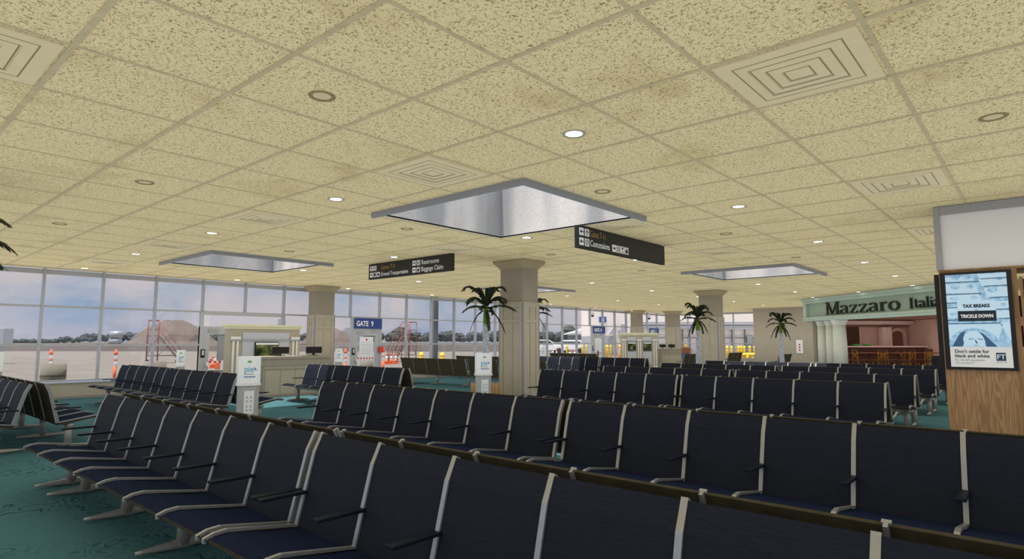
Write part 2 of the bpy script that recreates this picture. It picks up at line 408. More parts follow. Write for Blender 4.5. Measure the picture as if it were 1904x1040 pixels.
# ------------------------------------------------------------------ ceiling fixtures
ROWN = {-1:'rightmost row',3:'second row from the right',7:'middle row',11:'second row from the left',15:'leftmost row'}
def lamp_meshes():
    a = MB().lathe([(.078,-.004),(.105,-.010),(.112,-.002),(.112,.004)], n=28, cap=False).mesh('trim_ring', M['lampring'])
    b = MB().disc((0,0,-.003), .079, 28, 'z').mesh('lens', M['lamp'])
    c = MB().lathe([(.070,-.004),(.098,-.010),(.104,-.002),(.104,.004)], n=28, cap=False).mesh('trim_ring', M['offring'])
    d = MB().disc((0,0,-.003), .071, 28, 'z').mesh('lens', M['lampoff'])
    return a,b,c,d
la,lb,lc,ld = lamp_meshes()
for j in (-1,3,7,11,15):
    n = 0
    for i in range(3,36,4):
        p = (gx(i+.5), gy(j+.5), H)
        if any(u0-.2<p[0]<u1+.2 and v0-.2<p[1]<v1+.2 for u0,u1,v0,v1 in WELLS): continue
        if p[0] > 29.5 and p[1] < 8: continue
        dn_ = (p[0]-29.05)*.74-(p[1]-8.06)*.6726
        if p[1] < 8 and dn_ > -.25: p = (p[0]-.74*(dn_+.28), p[1]+.6726*(dn_+.28), H)
        rel = Vector((p[0],p[1],H-EYE)); zc = rel.dot(Fv); px = 952+F_PX*rel.dot(R2)/zc; py = 520-F_PX*rel.dot(U2)/zc
        if not (-20<px<1760 and py>-20): continue
        r = thing('downlight', 'lit round downlight, %s from the camera in the %s' % (ORD[n], ROWN[j]), 'ceiling light', p, 0, 'lit recessed downlights'); n += 1
        put('trim_ring', la, r); put('lens', lb, r)
for j in (-4,0,4,8):
    n = 0
    for i in (1,5,9,13):
        p = (gx(i+.5), gy(j+.5), H)
        rel = Vector((p[0],p[1],H-EYE)); zc = rel.dot(Fv); px = 952+F_PX*rel.dot(R2)/zc; py = 520-F_PX*rel.dot(U2)/zc
        if not (0<px<1740 or (1800<px<1900)) or py<0: continue
        if any(u0-.2<p[0]<u1+.2 and v0-.2<p[1]<v1+.2 for u0,u1,v0,v1 in WELLS): continue
        r = thing('unlit_downlight', 'unlit ceiling ring, %s from the camera in the %s' % (ORD[n], {-4:'rightmost row',0:'second row from the right',4:'second row from the left',8:'leftmost row'}[j]), 'ceiling light', p, 0, 'unlit ceiling rings'); n += 1
        put('trim_ring', lc, r); put('lens', ld, r)
dm = MB(); dm.box(-.46,.46,-.45,.45,-.012,.003)
dmesh = dm.mesh('face_plate', M['diff'])
dr = MB()
for k,h in enumerate((.36,.27,.18,.09)):
    a = h; b = h-.009; z0, z1 = -.0128, -.010
    hy = h*.975; by = hy-.009
    for q in ((-a,a,-hy,-by),(-a,a,by,hy),(-a,-b,-by,by),(b,a,-by,by)): dr.box(*q, z0, z1)
drm = dr.mesh('slot_frame', M['slot'])
dl = MB()
for h in (.35,.26,.17):
    a = h; b = h-.07; hy = h*.975; by = hy-.07
    dl.add([(-a,-hy,-.0125),(a,-hy,-.0125),(a,hy,-.0125),(-a,hy,-.0125),(-b,-by,-.0155),(b,-by,-.0155),(b,by,-.0155),(-b,by,-.0155)],
           [(0,1,5,4),(1,2,6,5),(2,3,7,6),(3,0,4,7)])
dlm = dl.mesh('louvre', M['diff'])
DN = {(-1,1):'cream square air diffuser cut off at the left edge of the photo',(3,-3):'large cream air diffuser at the upper right of the ceiling',(7,-3):'cream air diffuser just above and left of the kiosk column, nearer one',
      (11,-3):'cream air diffuser partly hidden behind the top of the kiosk column',(3,1):'cream air diffuser beside the near corner of the big skylight',(3,5):'cream air diffuser to the left of the big skylight, near the left skylight',
      (7,1):'cream air diffuser above the right end of the Concessions sign',(11,1):'cream air diffuser to the right of the Concessions sign, beyond it',(3,9):'cream air diffuser above the left end of the left skylight',(3,13):'cream air diffuser closest to the left windows',(7,5):'cream air diffuser between the big skylight and the Ground Transportation sign'}
for (i,j),lab in DN.items():
    r = thing('air_diffuser', lab, 'air vent', (gx(i+.5),gy(j+.5),H), 0, 'ceiling air diffusers')
    put('face_plate', dmesh, r); put('slot_frame', drm, r); put('louvre', dlm, r)
    if (i,j) == (7,1): r.location.x = 8.55; r.scale.x = .78

# ------------------------------------------------------------------ beam seating
PR = [(0,.88),(-.042,.775),(-.145,.355),(-.56,.427),(-.625,.424),(-.67,.412)]
def off(poly, d):
    out = []
    for i,p in enumerate(poly):
        a = poly[max(i-1,0)]; b = poly[min(i+1,len(poly)-1)]; dx, dz = b[0]-a[0], b[1]-a[1]; L = math.hypot(dx,dz)
        out.append((p[0]-dz/L*d, p[1]+dx/L*d))
    return out
def strip(poly, th, y0, y1, mi_front=0, mi_back=0, mb=None):
    mb = mb or MB(); o = off(poly, th); n = len(poly)
    for i in range(n-1):
        a,b,c,d = poly[i],poly[i+1],o[i+1],o[i]
        vs = [(a[0],y0,a[1]),(b[0],y0,b[1]),(b[0],y1,b[1]),(a[0],y1,a[1]),(d[0],y0,d[1]),(c[0],y0,c[1]),(c[0],y1,c[1]),(d[0],y1,d[1])]
        mb.add(vs, [(0,1,2,3)], mi_front); mb.add(vs, [(4,7,6,5)], mi_back); mb.add(vs, [(0,4,5,1),(3,2,6,7)], mi_back)
        if i == 0: mb.add(vs, [(0,3,7,4)], mi_back)
        if i == n-2: mb.add(vs, [(1,5,6,2)], mi_back)
    return mb
SM = {}
def seat_meshes(p):
    if p in SM: return SM[p]
    k = {}
    w0, w1 = .009, p-.009
    k['back'] = strip([(0,.876),(-.020,.83),(-.042,.775),(-.150,.345)], .016, w0, w1, 0, 1).mesh('backrest', [M['navy'],M['back']])
    k['seat'] = strip([(-.136,.350),(-.30,.372),(-.56,.418),(-.66,.406)], .022, w0, w1, 0, 1).mesh('seat', [M['pad'],M['back']])
    fr = MB(); fw = .014
    strip([(.002,.886),(-.022,.834),(-.052,.775),(-.155,.372),(-.56,.436),(-.63,.430),(-.680,.412)], .017, -fw, fw, mb=fr)
    fr.box(-.684,-.668,-fw,fw,.384,.412)
    strip([(.006,.884),(-.017,.834),(-.045,.775),(-.148,.366)], .033, -.007, .007, mb=fr)
    k['frame'] = fr.mesh('side_frame', M['alu'])
    am = MB(); am.box(-.385,-.09,-.028,.028,.538,.556)
    k['arm'] = am.mesh('armrest', M['arm'])
    lg = MB(); lg.lathe([(.044,.03),(.044,.34)], (-.29,0,0), 18); k['leg'] = lg.mesh('leg', M['cast'])
    ft = MB()
    N = 12; pts = [(-.29+(.30*(2*i/N-1)), 0, .030) for i in range(N+1)]
    ft.tube(pts, [.012+.026*(1-abs(2*i/N-1)) for i in range(N+1)], 10); k['foot'] = ft.mesh('foot', M['cast'])
    SM[p] = k; return k
BM = {}
def bench(label, X, y0, n, face, p=.586, along='y', group=None):
    """a row of n joined seats; X is the line of the backrest tops, seats run from y0 upward; face -1 looks toward -x"""
    L = n*p
    if along == 'y': loc, rz = ((X,y0,0),0) if face < 0 else ((X,y0+L,0),PI)
    else: loc, rz = ((y0,X,0),-PI/2) if face > 0 else ((y0+L,X,0),PI/2)   # X is then a y line, seats run along x
    key = (n,p)
    if key in BM: return dup(BM[key], loc, rz, label, group)
    k = seat_meshes(p)
    r = thing('seating_bench', label, 'bench', loc, rz, group); BM[key] = r
    for i in range(n):
        put('seat', k['seat'], r, .004, (0,i*p,0)); put('backrest', k['back'], r, 0, (0,i*p,0))
    for i in range(n+1):
        yy = i*p + (.012 if i==0 else -.012 if i==n else 0)
        fr = put('side_frame', k['frame'], r, .003, (0,yy,0)); put('armrest', k['arm'], fr, .004)
    MB().tube([(-.29,.02,.312),(-.29,L-.02,.312)], .034, 14).build('beam', M['cast'], r)
    ks = [.12] + [i*p for i in range(2,n,2)] + [L-.10] if n > 3 else [.12, L-.12]
    if n == 5: ks = [.12, L/2, L-.12]
    for y in ks:
        l = put('leg', k['leg'], r, 0, (0,y,0)); put('foot', k['foot'], l)
    return r
G = 'rows of joined navy seats'
def pair(lab_a, lab_b, X, y0, n, p=.586, gap=.165):
    bench(lab_a, X, y0, n, -1, p, group=G); bench(lab_b, X+gap, y0, n, 1, p, group=G)
pair('seven-seat navy bench in the foreground at bottom left, nearest the camera on the left','seven-seat bench facing away behind the bottom left foreground bench, brown shells toward it',2.09,3.46,7,.594)
pair('seven-seat navy bench filling the bottom centre and right of the foreground','seven-seat bench facing away behind the bottom centre foreground bench',2.09,-.785,7,.598)
pair('seven-seat navy bench in the second row, left half, left of the double post','seven-seat bench facing away backing the second row\'s left bench',4.74,3.50,7,.6)
pair('seven-seat navy bench in the second row, right half, ending below the kiosk','seven-seat bench facing away backing the second row\'s right bench',4.72,-.775,7,.598)
pair('five-seat navy bench in the third row, touching the near column','five-seat bench facing away backing the third row bench beside the near column',9.6,4.69,5,.594)
pair('five-seat navy bench in the third row, right half, its free end left of the kiosk','five-seat bench facing away backing the third row\'s right bench',9.62,1.66,5,.594)
pair('five-seat navy bench in the fourth row, left half','five-seat bench facing away backing the fourth row\'s left bench',12.15,4.80,5,.6)
pair('five-seat navy bench in the fourth row, right half, bare legs at its right end','five-seat bench facing away backing the fourth row\'s right bench',12.18,1.67,5,.608)
pair('five-seat navy bench in the fifth row, left half','five-seat bench facing away backing the fifth row\'s left bench',14.9,4.80,5,.594)
pair('five-seat navy bench in the fifth row, right half, ending at the kiosk\'s edge','five-seat bench facing away backing the fifth row\'s right bench',15.0,1.70,5,.6)
pair('five-seat navy bench in the sixth row, left half, below the middle palm','five-seat bench facing away backing the sixth row\'s left bench',17.6,4.75,5,.594)
pair('five-seat navy bench in the sixth row, right half, in front of the Italian shopfront','five-seat bench facing away backing the sixth row\'s right bench',17.65,1.66,5,.6)
bench('navy bench at the far left edge, cut off by the photo, sloping fronts toward us',1.87,10.05,5,-1,.6,group=G)
bench('bench at the far left with brown shells toward us and seats facing the windows side',2.04,9.93,5,1,.615,group=G)
pair('five-seat navy bench near the left windows, right part next to the charging pillar','five-seat bench facing away behind the left window bench next to the charging pillar',4.76,10.38,5,.645)
pair('five-seat navy bench near the left windows, leftmost part by the orange post','five-seat bench facing away behind the leftmost window bench',4.86,13.72,5,.60)
pair('six-seat navy bench right in front of the gate 9 desk','six-seat bench facing away behind the bench of the gate 9 desk, brown end shell',8.12,10.13,6,.632)
bench('bench with five brown shells toward us, left of the near palm, legs showing below',13.72,14.02,5,1,.655,group=G)
bench('bench with brown shells toward us, partly hidden by the near palm and column',13.75,10.75,5,1,.64,group=G)
bench('dark bench seen just above the five brown shells',17.0,14.9,5,1,.60,group=G)
pair('three-seat navy bench just left of the far desk counter','three-seat bench facing away behind the three-seat bench left of the far desk',18.6,10.25,3,.60)
pair('five-seat dark bench right of the near column, two seats washed grey by daylight','five-seat bench facing away behind the grey-washed bench right of the near column',18.6,12.1,5,.585)
bench('dark bench farthest away, below the white car, by the window wall',24.2,15.9,5,1,.56,group=G)
bench('small dark bench in front of the yellow bollards, left of the far beige wall',12.3,31.0,3,1,.62,'x',G)
bench('small brown-backed bench in front of the far beige wall, right of the far palm',9.05,28.6,3,1,.6,'x',G)
bench('small dark bench behind the middle palm, right of the far desk',12.4,26.05,3,1,.6,'x',G)

# ------------------------------------------------------------------ columns
def column(label, cx, cy, hx, hy, loc_rows=True):
    r = thing('column', label, 'column', (cx,cy,0), 0, 'beige square columns')
    MB().box(-hx,hx,-hy,hy,0,H-.1).build('shaft', M['beige'], r, .012)
    cap = MB(); zs = [(0,H-.20),(.02,H-.19),(.04,H-.15),(.12,H-.06),(.13,H-.03),(.13,H)]
    for (a,z),(b,z2) in zip(zs,zs[1:]):
        vs = [(s*(hx+d),t*(hy+d),zz) for d,zz in ((a,z),(b,z2)) for s,t in ((-1,-1),(1,-1),(1,1),(-1,1))]
        cap.add(vs, [(0,1,5,4),(1,2,6,5),(2,3,7,6),(3,0,4,7)])
    cap.build('capital', M['capital'], r)
    b = MB(); z1 = 2.33; d = .02; b.box(-hx-.008,hx+.008,-hy-.008,hy+.008,0,z1)
    b.box(-hx-.03,hx+.03,-hy-.03,hy+.03,z1,z1+.03); b.box(-hx-.03,hx+.03,-hy-.03,hy+.03,0,.12)
    for ax,hw in (('x',hy),('y',hx)):
        for sgn in (-1,1):
            base = (hx if ax=='x' else hy)+.008
            st = [(-hw,-hw+.10),(-.035,.035),(hw-.10,hw)]
            bars = [(a,c,.12,z1) for a,c in st]
            for a,c in ((-hw+.10,-.035),(.035,hw-.10)): bars += [(a,c,.12,.22),(a,c,1.88,1.96),(a,c,2.24,z1)]
            for a,c,z0,zz in bars:
                u0,u1 = sorted((sgn*base, sgn*(base+.016)))
                b.box(u0,u1,a,c,z0,zz) if ax=='x' else b.box(a,c,u0,u1,z0,zz)
    b.build('panelling', M['beige2'], r, .004)
    g = MB()
    for s in (-1,1):
        for u in (-1,1):
            x,y = s*(hx+.026), u*(hy+.026); g.box(min(x,x-s*.05),max(x,x-s*.05),min(y,y-u*.05),max(y,y-u*.05),.12,2.32)
    g.build('corner_guard', M['corner'], r, .008)
column('beige panelled column in the middle, beside the near palm', 10.89, 9.32, .28, .35)
column('beige panelled column behind the middle palm', 21.88, 9.30, .28, .35)
column('beige panelled column by the windows right of the gate 9 desk', 11.40, 18.77, .37, .22)
column('far beige column by the windows above the left part of the far desk', 32.95, 18.72, .37, .22)
column('far beige column right of the far desk, left of the middle palm', 35.2, 17.45, .33, .33)

# ------------------------------------------------------------------ signs hanging from the ceiling
def arrow(mb, x, z, s, ang):
    ca, sa = math.cos(ang), math.sin(ang)
    P = [(-.42,-.09),(.05,-.09),(.05,-.34),(.42,0),(.05,.34),(.05,.09),(-.42,.09)]
    P = [(x+s*(a*ca-b*sa), z+s*(a*sa+b*ca)) for a,b in P]
    n = len(P); y = -.0345
    mb.add([(a,y,b) for a,b in P], [(0,1,5,6) , (2,3,4)] if n==7 else [])
def icon(r, x, z, s, kind, ang=0):
    o = MB().box(x-s/2,x+s/2,-.033,-.028,z-s/2,z+s/2).build('icon', M['white'], r)
    m = MB()
    if kind == 'arrow': arrow(m, x, z, s*.9, ang)
    elif kind == 'plane':
        m.add([(x+s*a,-.0345,z+s*b) for a,b in ((-.06,-.4),(.06,-.4),(.06,.42),(-.06,.42))],[(0,1,2,3)])
        m.add([(x+s*a,-.0345,z+s*b) for a,b in ((-.4,-.12),(0,.14),(.4,-.12),(.4,-.02),(0,.3),(-.4,-.02))],[(0,1,4,5),(1,2,3,4)])
        m.add([(x+s*a,-.0345,z+s*b) for a,b in ((-.2,-.4),(.2,-.4),(0,-.25))],[(0,1,2)])
    elif kind == 'bars':
        for d in (-.27,0,.27): m.box(x+s*(d-.06),x+s*(d+.06),-.0345,-.033,z-s*.4,z+s*.4)
    elif kind == 'glass':
        m.add([(x+s*a,-.0345,z+s*b) for a,b in ((-.32,.36),(.32,.36),(.05,0),(-.05,0))],[(0,1,2,3)]); m.box(x-s*.045,x+s*.045,-.0345,-.033,z-s*.35,z); m.box(x-s*.2,x+s*.2,-.0345,-.033,z-s*.4,z-s*.33)
    elif kind == 'bag':
        m.box(x-s*.34,x+s*.34,-.0345,-.033,z-s*.36,z+s*.14); m.box(x-s*.16,x-s*.09,-.0345,-.033,z+s*.14,z+s*.34); m.box(x+s*.09,x+s*.16,-.0345,-.033,z+s*.14,z+s*.34); m.box(x-s*.16,x+s*.16,-.0345,-.033,z+s*.27,z+s*.34)
    elif kind == 'people':
        for d in (-.2,.2):
            m.disc((x+s*d,-.0345,z+s*.3), s*.09, 10); m.box(x+s*(d-.1),x+s*(d+.1),-.0345,-.033,z-s*.38,z+s*.18)
    elif kind == 'car':
        m.box(x-s*.38,x+s*.38,-.0345,-.033,z-s*.2,z+s*.05); m.box(x-s*.22,x+s*.22,-.0345,-.033,z+s*.05,z+s*.26)
        for d in (-.22,.22): m.disc((x+s*d,-.0346,z-s*.24), s*.11, 10)
    elif kind == 'bus':
        m.box(x-s*.32,x+s*.32,-.0345,-.033,z-s*.3,z+s*.36)
        for d in (-.2,.2): m.disc((x+s*d,-.0346,z-s*.32), s*.09, 10)
    m.build('pictogram', M['signblk'], o)
def hang_sign(label, loc, rz, L):
    r = thing('hanging_sign', label, 'sign', loc, rz)
    MB().box(0,L,-.028,.04,0,.372).build('panel', M['signblk'], r, .004)
    mb = MB()
    for x in (.3,L-.3): mb.box(x-.02,x+.02,-.02,.03,.372,.40)
    mb.build('bracket', M['black'], r)
    return r
s = hang_sign('black hanging sign reading Ground Transportation, Restrooms and Baggage Claim', (8.9,12.51,2.965), -PI/2, 3.02)
for x,z,k in ((.12,.265,'arrow'),(.26,.265,'plane'),(.12,.105,'arrow'),(.26,.105,'bus'),(.40,.105,'car'),(1.75,.265,'arrow'),(1.90,.265,'people'),(1.75,.105,'arrow'),(1.90,.105,'bag')):
    icon(s, x, z, .115, k, PI/2 if (x<.2 and z>.2) else 0)
text('lettering','Gates 7-9',.15,M['gold'],s,.50,-.031,.215,sx=.92)
text('lettering','Ground Transportation',.135,M['white'],s,.50,-.031,.06,sx=.80)
text('lettering','Restrooms',.15,M['white'],s,2.0,-.031,.215,sx=.90)
text('lettering','Baggage Claim',.15,M['white'],s,2.0,-.031,.06,sx=.85)
s = hang_sign('black hanging sign reading Gates 7-11 and Concessions, right of the big skylight', (8.0,5.62,2.965), 0, 3.0)
for x,z,k,a in ((.10,.275,'arrow',PI),(.26,.275,'plane',0),(.10,.11,'arrow',PI),(.26,.11,'bars',0),(1.10,.11,'arrow',0),(1.24,.11,'bars',0),(1.38,.11,'glass',0),(1.52,.11,'bag',0)): icon(s, x, z, .125, k, a)
text('lettering','Gates 7-11',.155,M['gold'],s,.35,-.031,.225,sx=.72)
text('lettering','Concessions',.155,M['white'],s,.35,-.031,.06,sx=.77)

# ------------------------------------------------------------------ charging pillars
def station(label, loc, rz, sc=1., wsc=1.):
    r = thing('charging_pillar', label, 'charging station', loc, rz, 'airport charging pillars')
    def oct_(hw, hd, c, z0, z1): return MB().prism([(-hw+c,-hd),(hw-c,-hd),(hw,-hd+c),(hw,hd-c),(hw-c,hd),(-hw+c,hd),(-hw,hd-c),(-hw,-hd+c)], 'z', z0, z1)
    k = wsc
    b = oct_(.155*k,.13*k,.06*k,0,.74).build('base', M['stn'], r, .004)
    oct_(.180*k,.15*k,.065*k,.74,.775).build('ledge', M['ledge'], r, .004)
    u = oct_(.165*k,.14*k,.06*k,.775,1.20).build('upper_box', M['wht'], r, .006)
    p = MB().box(-.075*k,.075*k,-.142*k,-.129*k,.28,.66).build('outlet_plate', M['ledge'], r, .006)
    m = MB()
    for x in (-.03*k,.03*k):
        for z in (.36,.42,.50,.56): m.box(x-.012*k,x+.012*k,-.1435*k,-.1415*k,z-.015,z+.015)
    m.build('outlet', M['papertxt'], p)
    y = -.1425*k
    text('logo_lettering','pie',.15,M['pieteal'],u,-.088*k,y,.955,sx=.78*k,depth=.002)
    text('logo_lettering','St. Pete-Clearwater',.026,M['piegreen'],u,-.088*k,y,.918,sx=.72*k,depth=.002)
    text('logo_lettering','International',.036,M['pieblue'],u,-.088*k,y,.873,sx=.9*k,depth=.002,bold=.0008)
    lf = MB()
    for a in (-70,-35,0,35,70):
        t_ = math.radians(90+a); c,s_ = math.cos(t_), math.sin(t_); lx,lz = -.012*k, 1.105
        lf.add([(lx,y,lz),(lx+.022*c-.010*s_,y,lz+.022*s_+.010*c),(lx+.045*c,y,lz+.05*s_-.008),(lx+.022*c+.010*s_,y,lz+.022*s_-.010*c)],[(0,1,2,3)])
    lf.build('logo_palm', M['piegreen'], u)
    pm = MB(); px_ = .075*k
    pm.add([(px_+a*.9*k,y,.99+b) for a,b in ((-.022,-.02),(-.006,-.012),(.0,.03),(-.008,.034))],[(0,1,2,3)]); pm.add([(px_+a*k,y,.99+b) for a,b in ((-.02,.03),(.022,-.012),(.026,0),(-.012,.042))],[(0,1,2,3)])
    pm.build('logo_plane', M['pieblue'], u)
    return r
def face(px): return -PI/2+yaw+math.atan((px-952)/F_PX)*-1+0
station('white charging pillar with blue and green logo, nearest one, at lower left', (4.60,9.66,0), -PI/2+yaw+.55)
station('white charging pillar with logo in front of the near palm and column', (9.20,8.86,0), -PI/2+yaw+.30)
station('thin charging pillar by the windows left of the gate door frame', (6.68,18.1,0), -PI/2+yaw+.55, wsc=.68)
station('thin charging pillar by the windows between the column and gate 9', (11.72,18.12,0), -PI/2+yaw+.3, wsc=.72)
station('thin white charging pillar seen right of the near column, below the white car', (22.85,18.05,0), -PI/2+yaw, wsc=.72)
station('charging pillar cut off by the left edge of the photo', (2.70,18.1,0), -PI/2+yaw+.6, wsc=.9)

# ------------------------------------------------------------------ palms in planters
def frond(L, rise, droop, seed):
    rnd = random.Random(seed); m = MB(); N = 9; pts = []
    for i in range(N+1):
        t_ = i/N; pts.append(Vector((L*t_*(1-.10*t_), 0, rise*math.sin(t_*PI*.6)-droop*t_*t_)))
    m.tube(pts, [.012*(1-.7*i/N) for i in range(N+1)], 6)
    for i in range(1,N+1):
        for sd in (-1,1):
            for u in (0,.5):
                t_ = (i-u)/N; k = min(int(t_*N),N-1); p = pts[k].lerp(pts[k+1], t_*N-k)
                d = (pts[min(k+1,N)]-pts[k]).normalized()
                ln = L*(.17+.11*math.sin(t_*PI))*rnd.uniform(.8,1.15)
                tip = p + d*ln*.75 + Vector((0,sd*ln*.55,-ln*rnd.uniform(.15,.45)))
                wv = d*.036
                m.add([p-wv, p+wv, p+wv*.6+(tip-p)*.6+Vector((0,0,.006)), tip, p-wv*.8+(tip-p)*.55], [(0,1,2,4),(4,2,3)])
    return m
def palm(label, x, y, H1, spread, seed, planter=True, zc=None):
    r = thing('potted_palm', label, 'palm', (x,y,0), 0, 'palms in planters'); rnd = random.Random(seed)
    if planter:
        pl = MB(); pl.lathe([(.30,0),(.33,.02),(.345,.50),(.33,.52),(.29,.52),(.28,.47)], n=28, cap=False); pl.disc((0,0,.47),.285,28,'z')
        pl.build('planter', M['planter'], r)
    tr = MB(); N = 14; prof = []
    for i in range(N+1):
        t_ = i/N; z = .42+(H1-.42)*t_; prof.append((.115-.05*t_**.6+.004*(i%2), z))
    tr.lathe(prof, n=16); tr.build('trunk', M['trunk'], r)
    cs = MB().lathe([(.066,H1),(.064,H1+.15),(.055,H1+.32),(.03,H1+.50)], n=14).build('crownshaft', M['shaft'], r)
    n = 16; z0 = H1+.36
    for i in range(n):
        a = 2*PI*i/n+rnd.uniform(-.15,.15); lay = i%4
        L = spread*rnd.uniform(.9,1.1)*(1,1.05,.72,.95)[lay]; rise = (.26,.13,.02,.42)[lay]*rnd.uniform(.85,1.15); droop = (.16,.16,.48,.10)[lay]*rnd.uniform(.8,1.2)
        fo = frond(L, rise, droop, seed*31+i).build('frond', M['leaf'], r, 0, (0,0,z0+(.06,-.02,-.06,.10)[lay])); fo.rotation_euler = (0,0,a)
    for i in range(7):
        a = 2*PI*i/7+.4; fo = frond(spread*.55, .46, .0, seed*57+i).build('frond', M['leaf'], r, 0, (0,0,z0-.05)); fo.rotation_euler = (0,0,a)
    return r
palm('potted palm in a wood-stave planter beside the near column', 9.84, 9.40, 1.84, .61, 3)
palm('potted palm in front of the second column, right of the centre', 18.62, 8.37, 1.82, .56, 5)
palm('potted palm farthest away, in front of the far beige wall', 25.12, 7.85, 1.80, .58, 8)
palm('palm mostly hidden behind the near column, frond tips showing on its right', 15.35, 12.55, 1.98, .62, 11)
palm('palm at the left edge of the photo, only frond tips in view', 0.84, 9.42, 2.07, .66, 14)

# ------------------------------------------------------------------ gate desks
def gate_desk(label_wall, label_counter, loc, rz, W, twin, cloc, CW):
    r = thing('desk_back_wall', label_wall, 'back wall', loc, rz)
    hw = W/2; b = MB(); b.box(-hw+.06,hw-.06,0,.35,0,1.80); b.build('body', M['beige2'], r, .006)
    t_ = MB(); t_.box(-hw,hw,-.06,.42,1.86,1.93); t_.box(-hw+.03,hw-.03,-.03,.38,1.80,1.86); t_.build('cornice', M['capcream'], r, .008)
    pl = MB(); cs = (-hw+.22,hw-.22) if not twin else (-hw+.2,0,hw-.2)
    for c in cs:
        for d in (-.09,.03): pl.box(c+d,c+d+.06,-.03,0,0,1.50)
        pl.box(c-.14,c+.14,-.045,0,1.5,1.58); pl.box(c-.14,c+.14,-.045,0,0,.10)
    pl.build('pilaster', M['pale'], r, .004)
    pn = MB(); spans = [(-hw+.42,hw-.42)] if not twin else [(-hw+.38,-.18),(.18,hw-.38)]
    for a,c in spans: pn.box(a,c,-.02,.0,.2,1.70)
    pn.build('grey_panel', M['greypan'], r)
    bl = MB(); bl.box(-hw+.06,hw-.06,-.05,0,1.46,1.50); bl.build('moulding', M['greypan2'], r)
    for a,c in spans:
        cx = (a+c)/2; wv = .36 if not twin else .22; hh = .24
        tv = MB().box(cx-wv,cx+wv,-.075,-.02,1.18-hh,1.18+hh).build('television', M['black'], r, .006)
        MB().box(cx-wv+.02,cx+wv-.02,-.079,-.074,1.18-hh+.02,1.18+hh-.02).build('display', M['tvpic'], tv)
        MB().box(cx-wv+.02,cx+wv-.02,-.081,-.078,1.18+hh-.075,1.18+hh-.02).build('caption_bar', M['tvbar'], tv)
    k = thing('gate_counter', label_counter, 'counter', cloc, rz)
    m = MB(); m.box(0,CW,0,.55,0,.98); m.build('body', M['beige2'], k, .006)
    m = MB(); m.box(-.03,CW+.03,-.05,.62,.98,1.055); m.box(-.015,CW+.015,-.025,.58,.80,.98); m.build('top', M['beige'], k, .006)
    m = MB(); 
    for x in (.05,.14,CW-.18,CW-.09): m.box(x,x+.05,-.022,0,.06,.78)
    m.box(.22,CW-.22,-.016,0,.70,.735); m.box(0,CW,-.02,0,0,.07)
    x = .22
    while x < CW-.3: m.box(x,x+.012,-.006,0,.07,.70); x += .42
    m.build('panelling', M['beige'], k, .003)
    return r, k
M['capcream'] = noisy('pale_green_cream_cornice', (.56,.55,.36), .04, 4, .6)
M['pale'] = noisy('pale_pilaster', (.60,.58,.53), .04, 4, .6)
M['greypan'] = mat('grey_wall_panel', (.40,.41,.43), .5)
M['greypan2'] = mat('grey_moulding', (.28,.285,.29), .5)
def tv_mat():
    m = mat('television_picture', (.02,.02,.012), .25); t = NT(m); f = t.noise(t.coord(), 4.5, 3)
    c = t.ramp(f, [(.42,(.006,.008,.005)),(.56,(.035,.06,.012)),(.68,(.16,.12,.05))]); t.base(c); t.link(c, t.b.inputs['Emission Color']); t.b.inputs['Emission Strength'].default_value = .35; return m
M['tvpic'] = tv_mat(); M['tvbar'] = mat('television_caption_bar', (.4,.4,.4), .3, emit=(.45,.47,.45), es=.5)
gate_desk('beige panelled back wall with a television behind the gate 9 counter','beige gate counter in front of the left panelled back wall, near the windows',(8.72,17.3,0),0,2.26,False,(7.42,15.15,0),2.06)
gate_desk('small far panelled back wall holding two televisions side by side','far beige gate counter in front of the wall with two televisions',(29.9,16.85,0),-.88,2.1,True,(31.7,16.7,0),1.9)
# monitors on the counters
def monitor(label, loc, rz, w_=.48):
    r = thing('counter_monitor', label, 'monitor', loc, rz, 'monitors on the gate counters')
    MB().box(-w_/2,w_/2,-.02,.02,.06,.24).build('display', M['black'], r, .006)
    m = MB(); m.box(-.03,.03,.0,.03,.0,.08); m.box(-.1,.1,-.06,.08,0,.012); m.build('stand', M['black'], r)
monitor('low black monitor on the gate 9 counter, left one in front of the television', (8.18,15.42,1.055), 0)
monitor('low black monitor on the right end of the gate 9 counter', (9.22,15.5,1.055), 0)
for lab,px in (('small dark monitor on the far counter, left of the two',1233),('small dark monitor on the far counter, right of the two',1250)):
    p = at(px,35.6); monitor(lab,(p.x,p.y,1.055),-.88,.38)

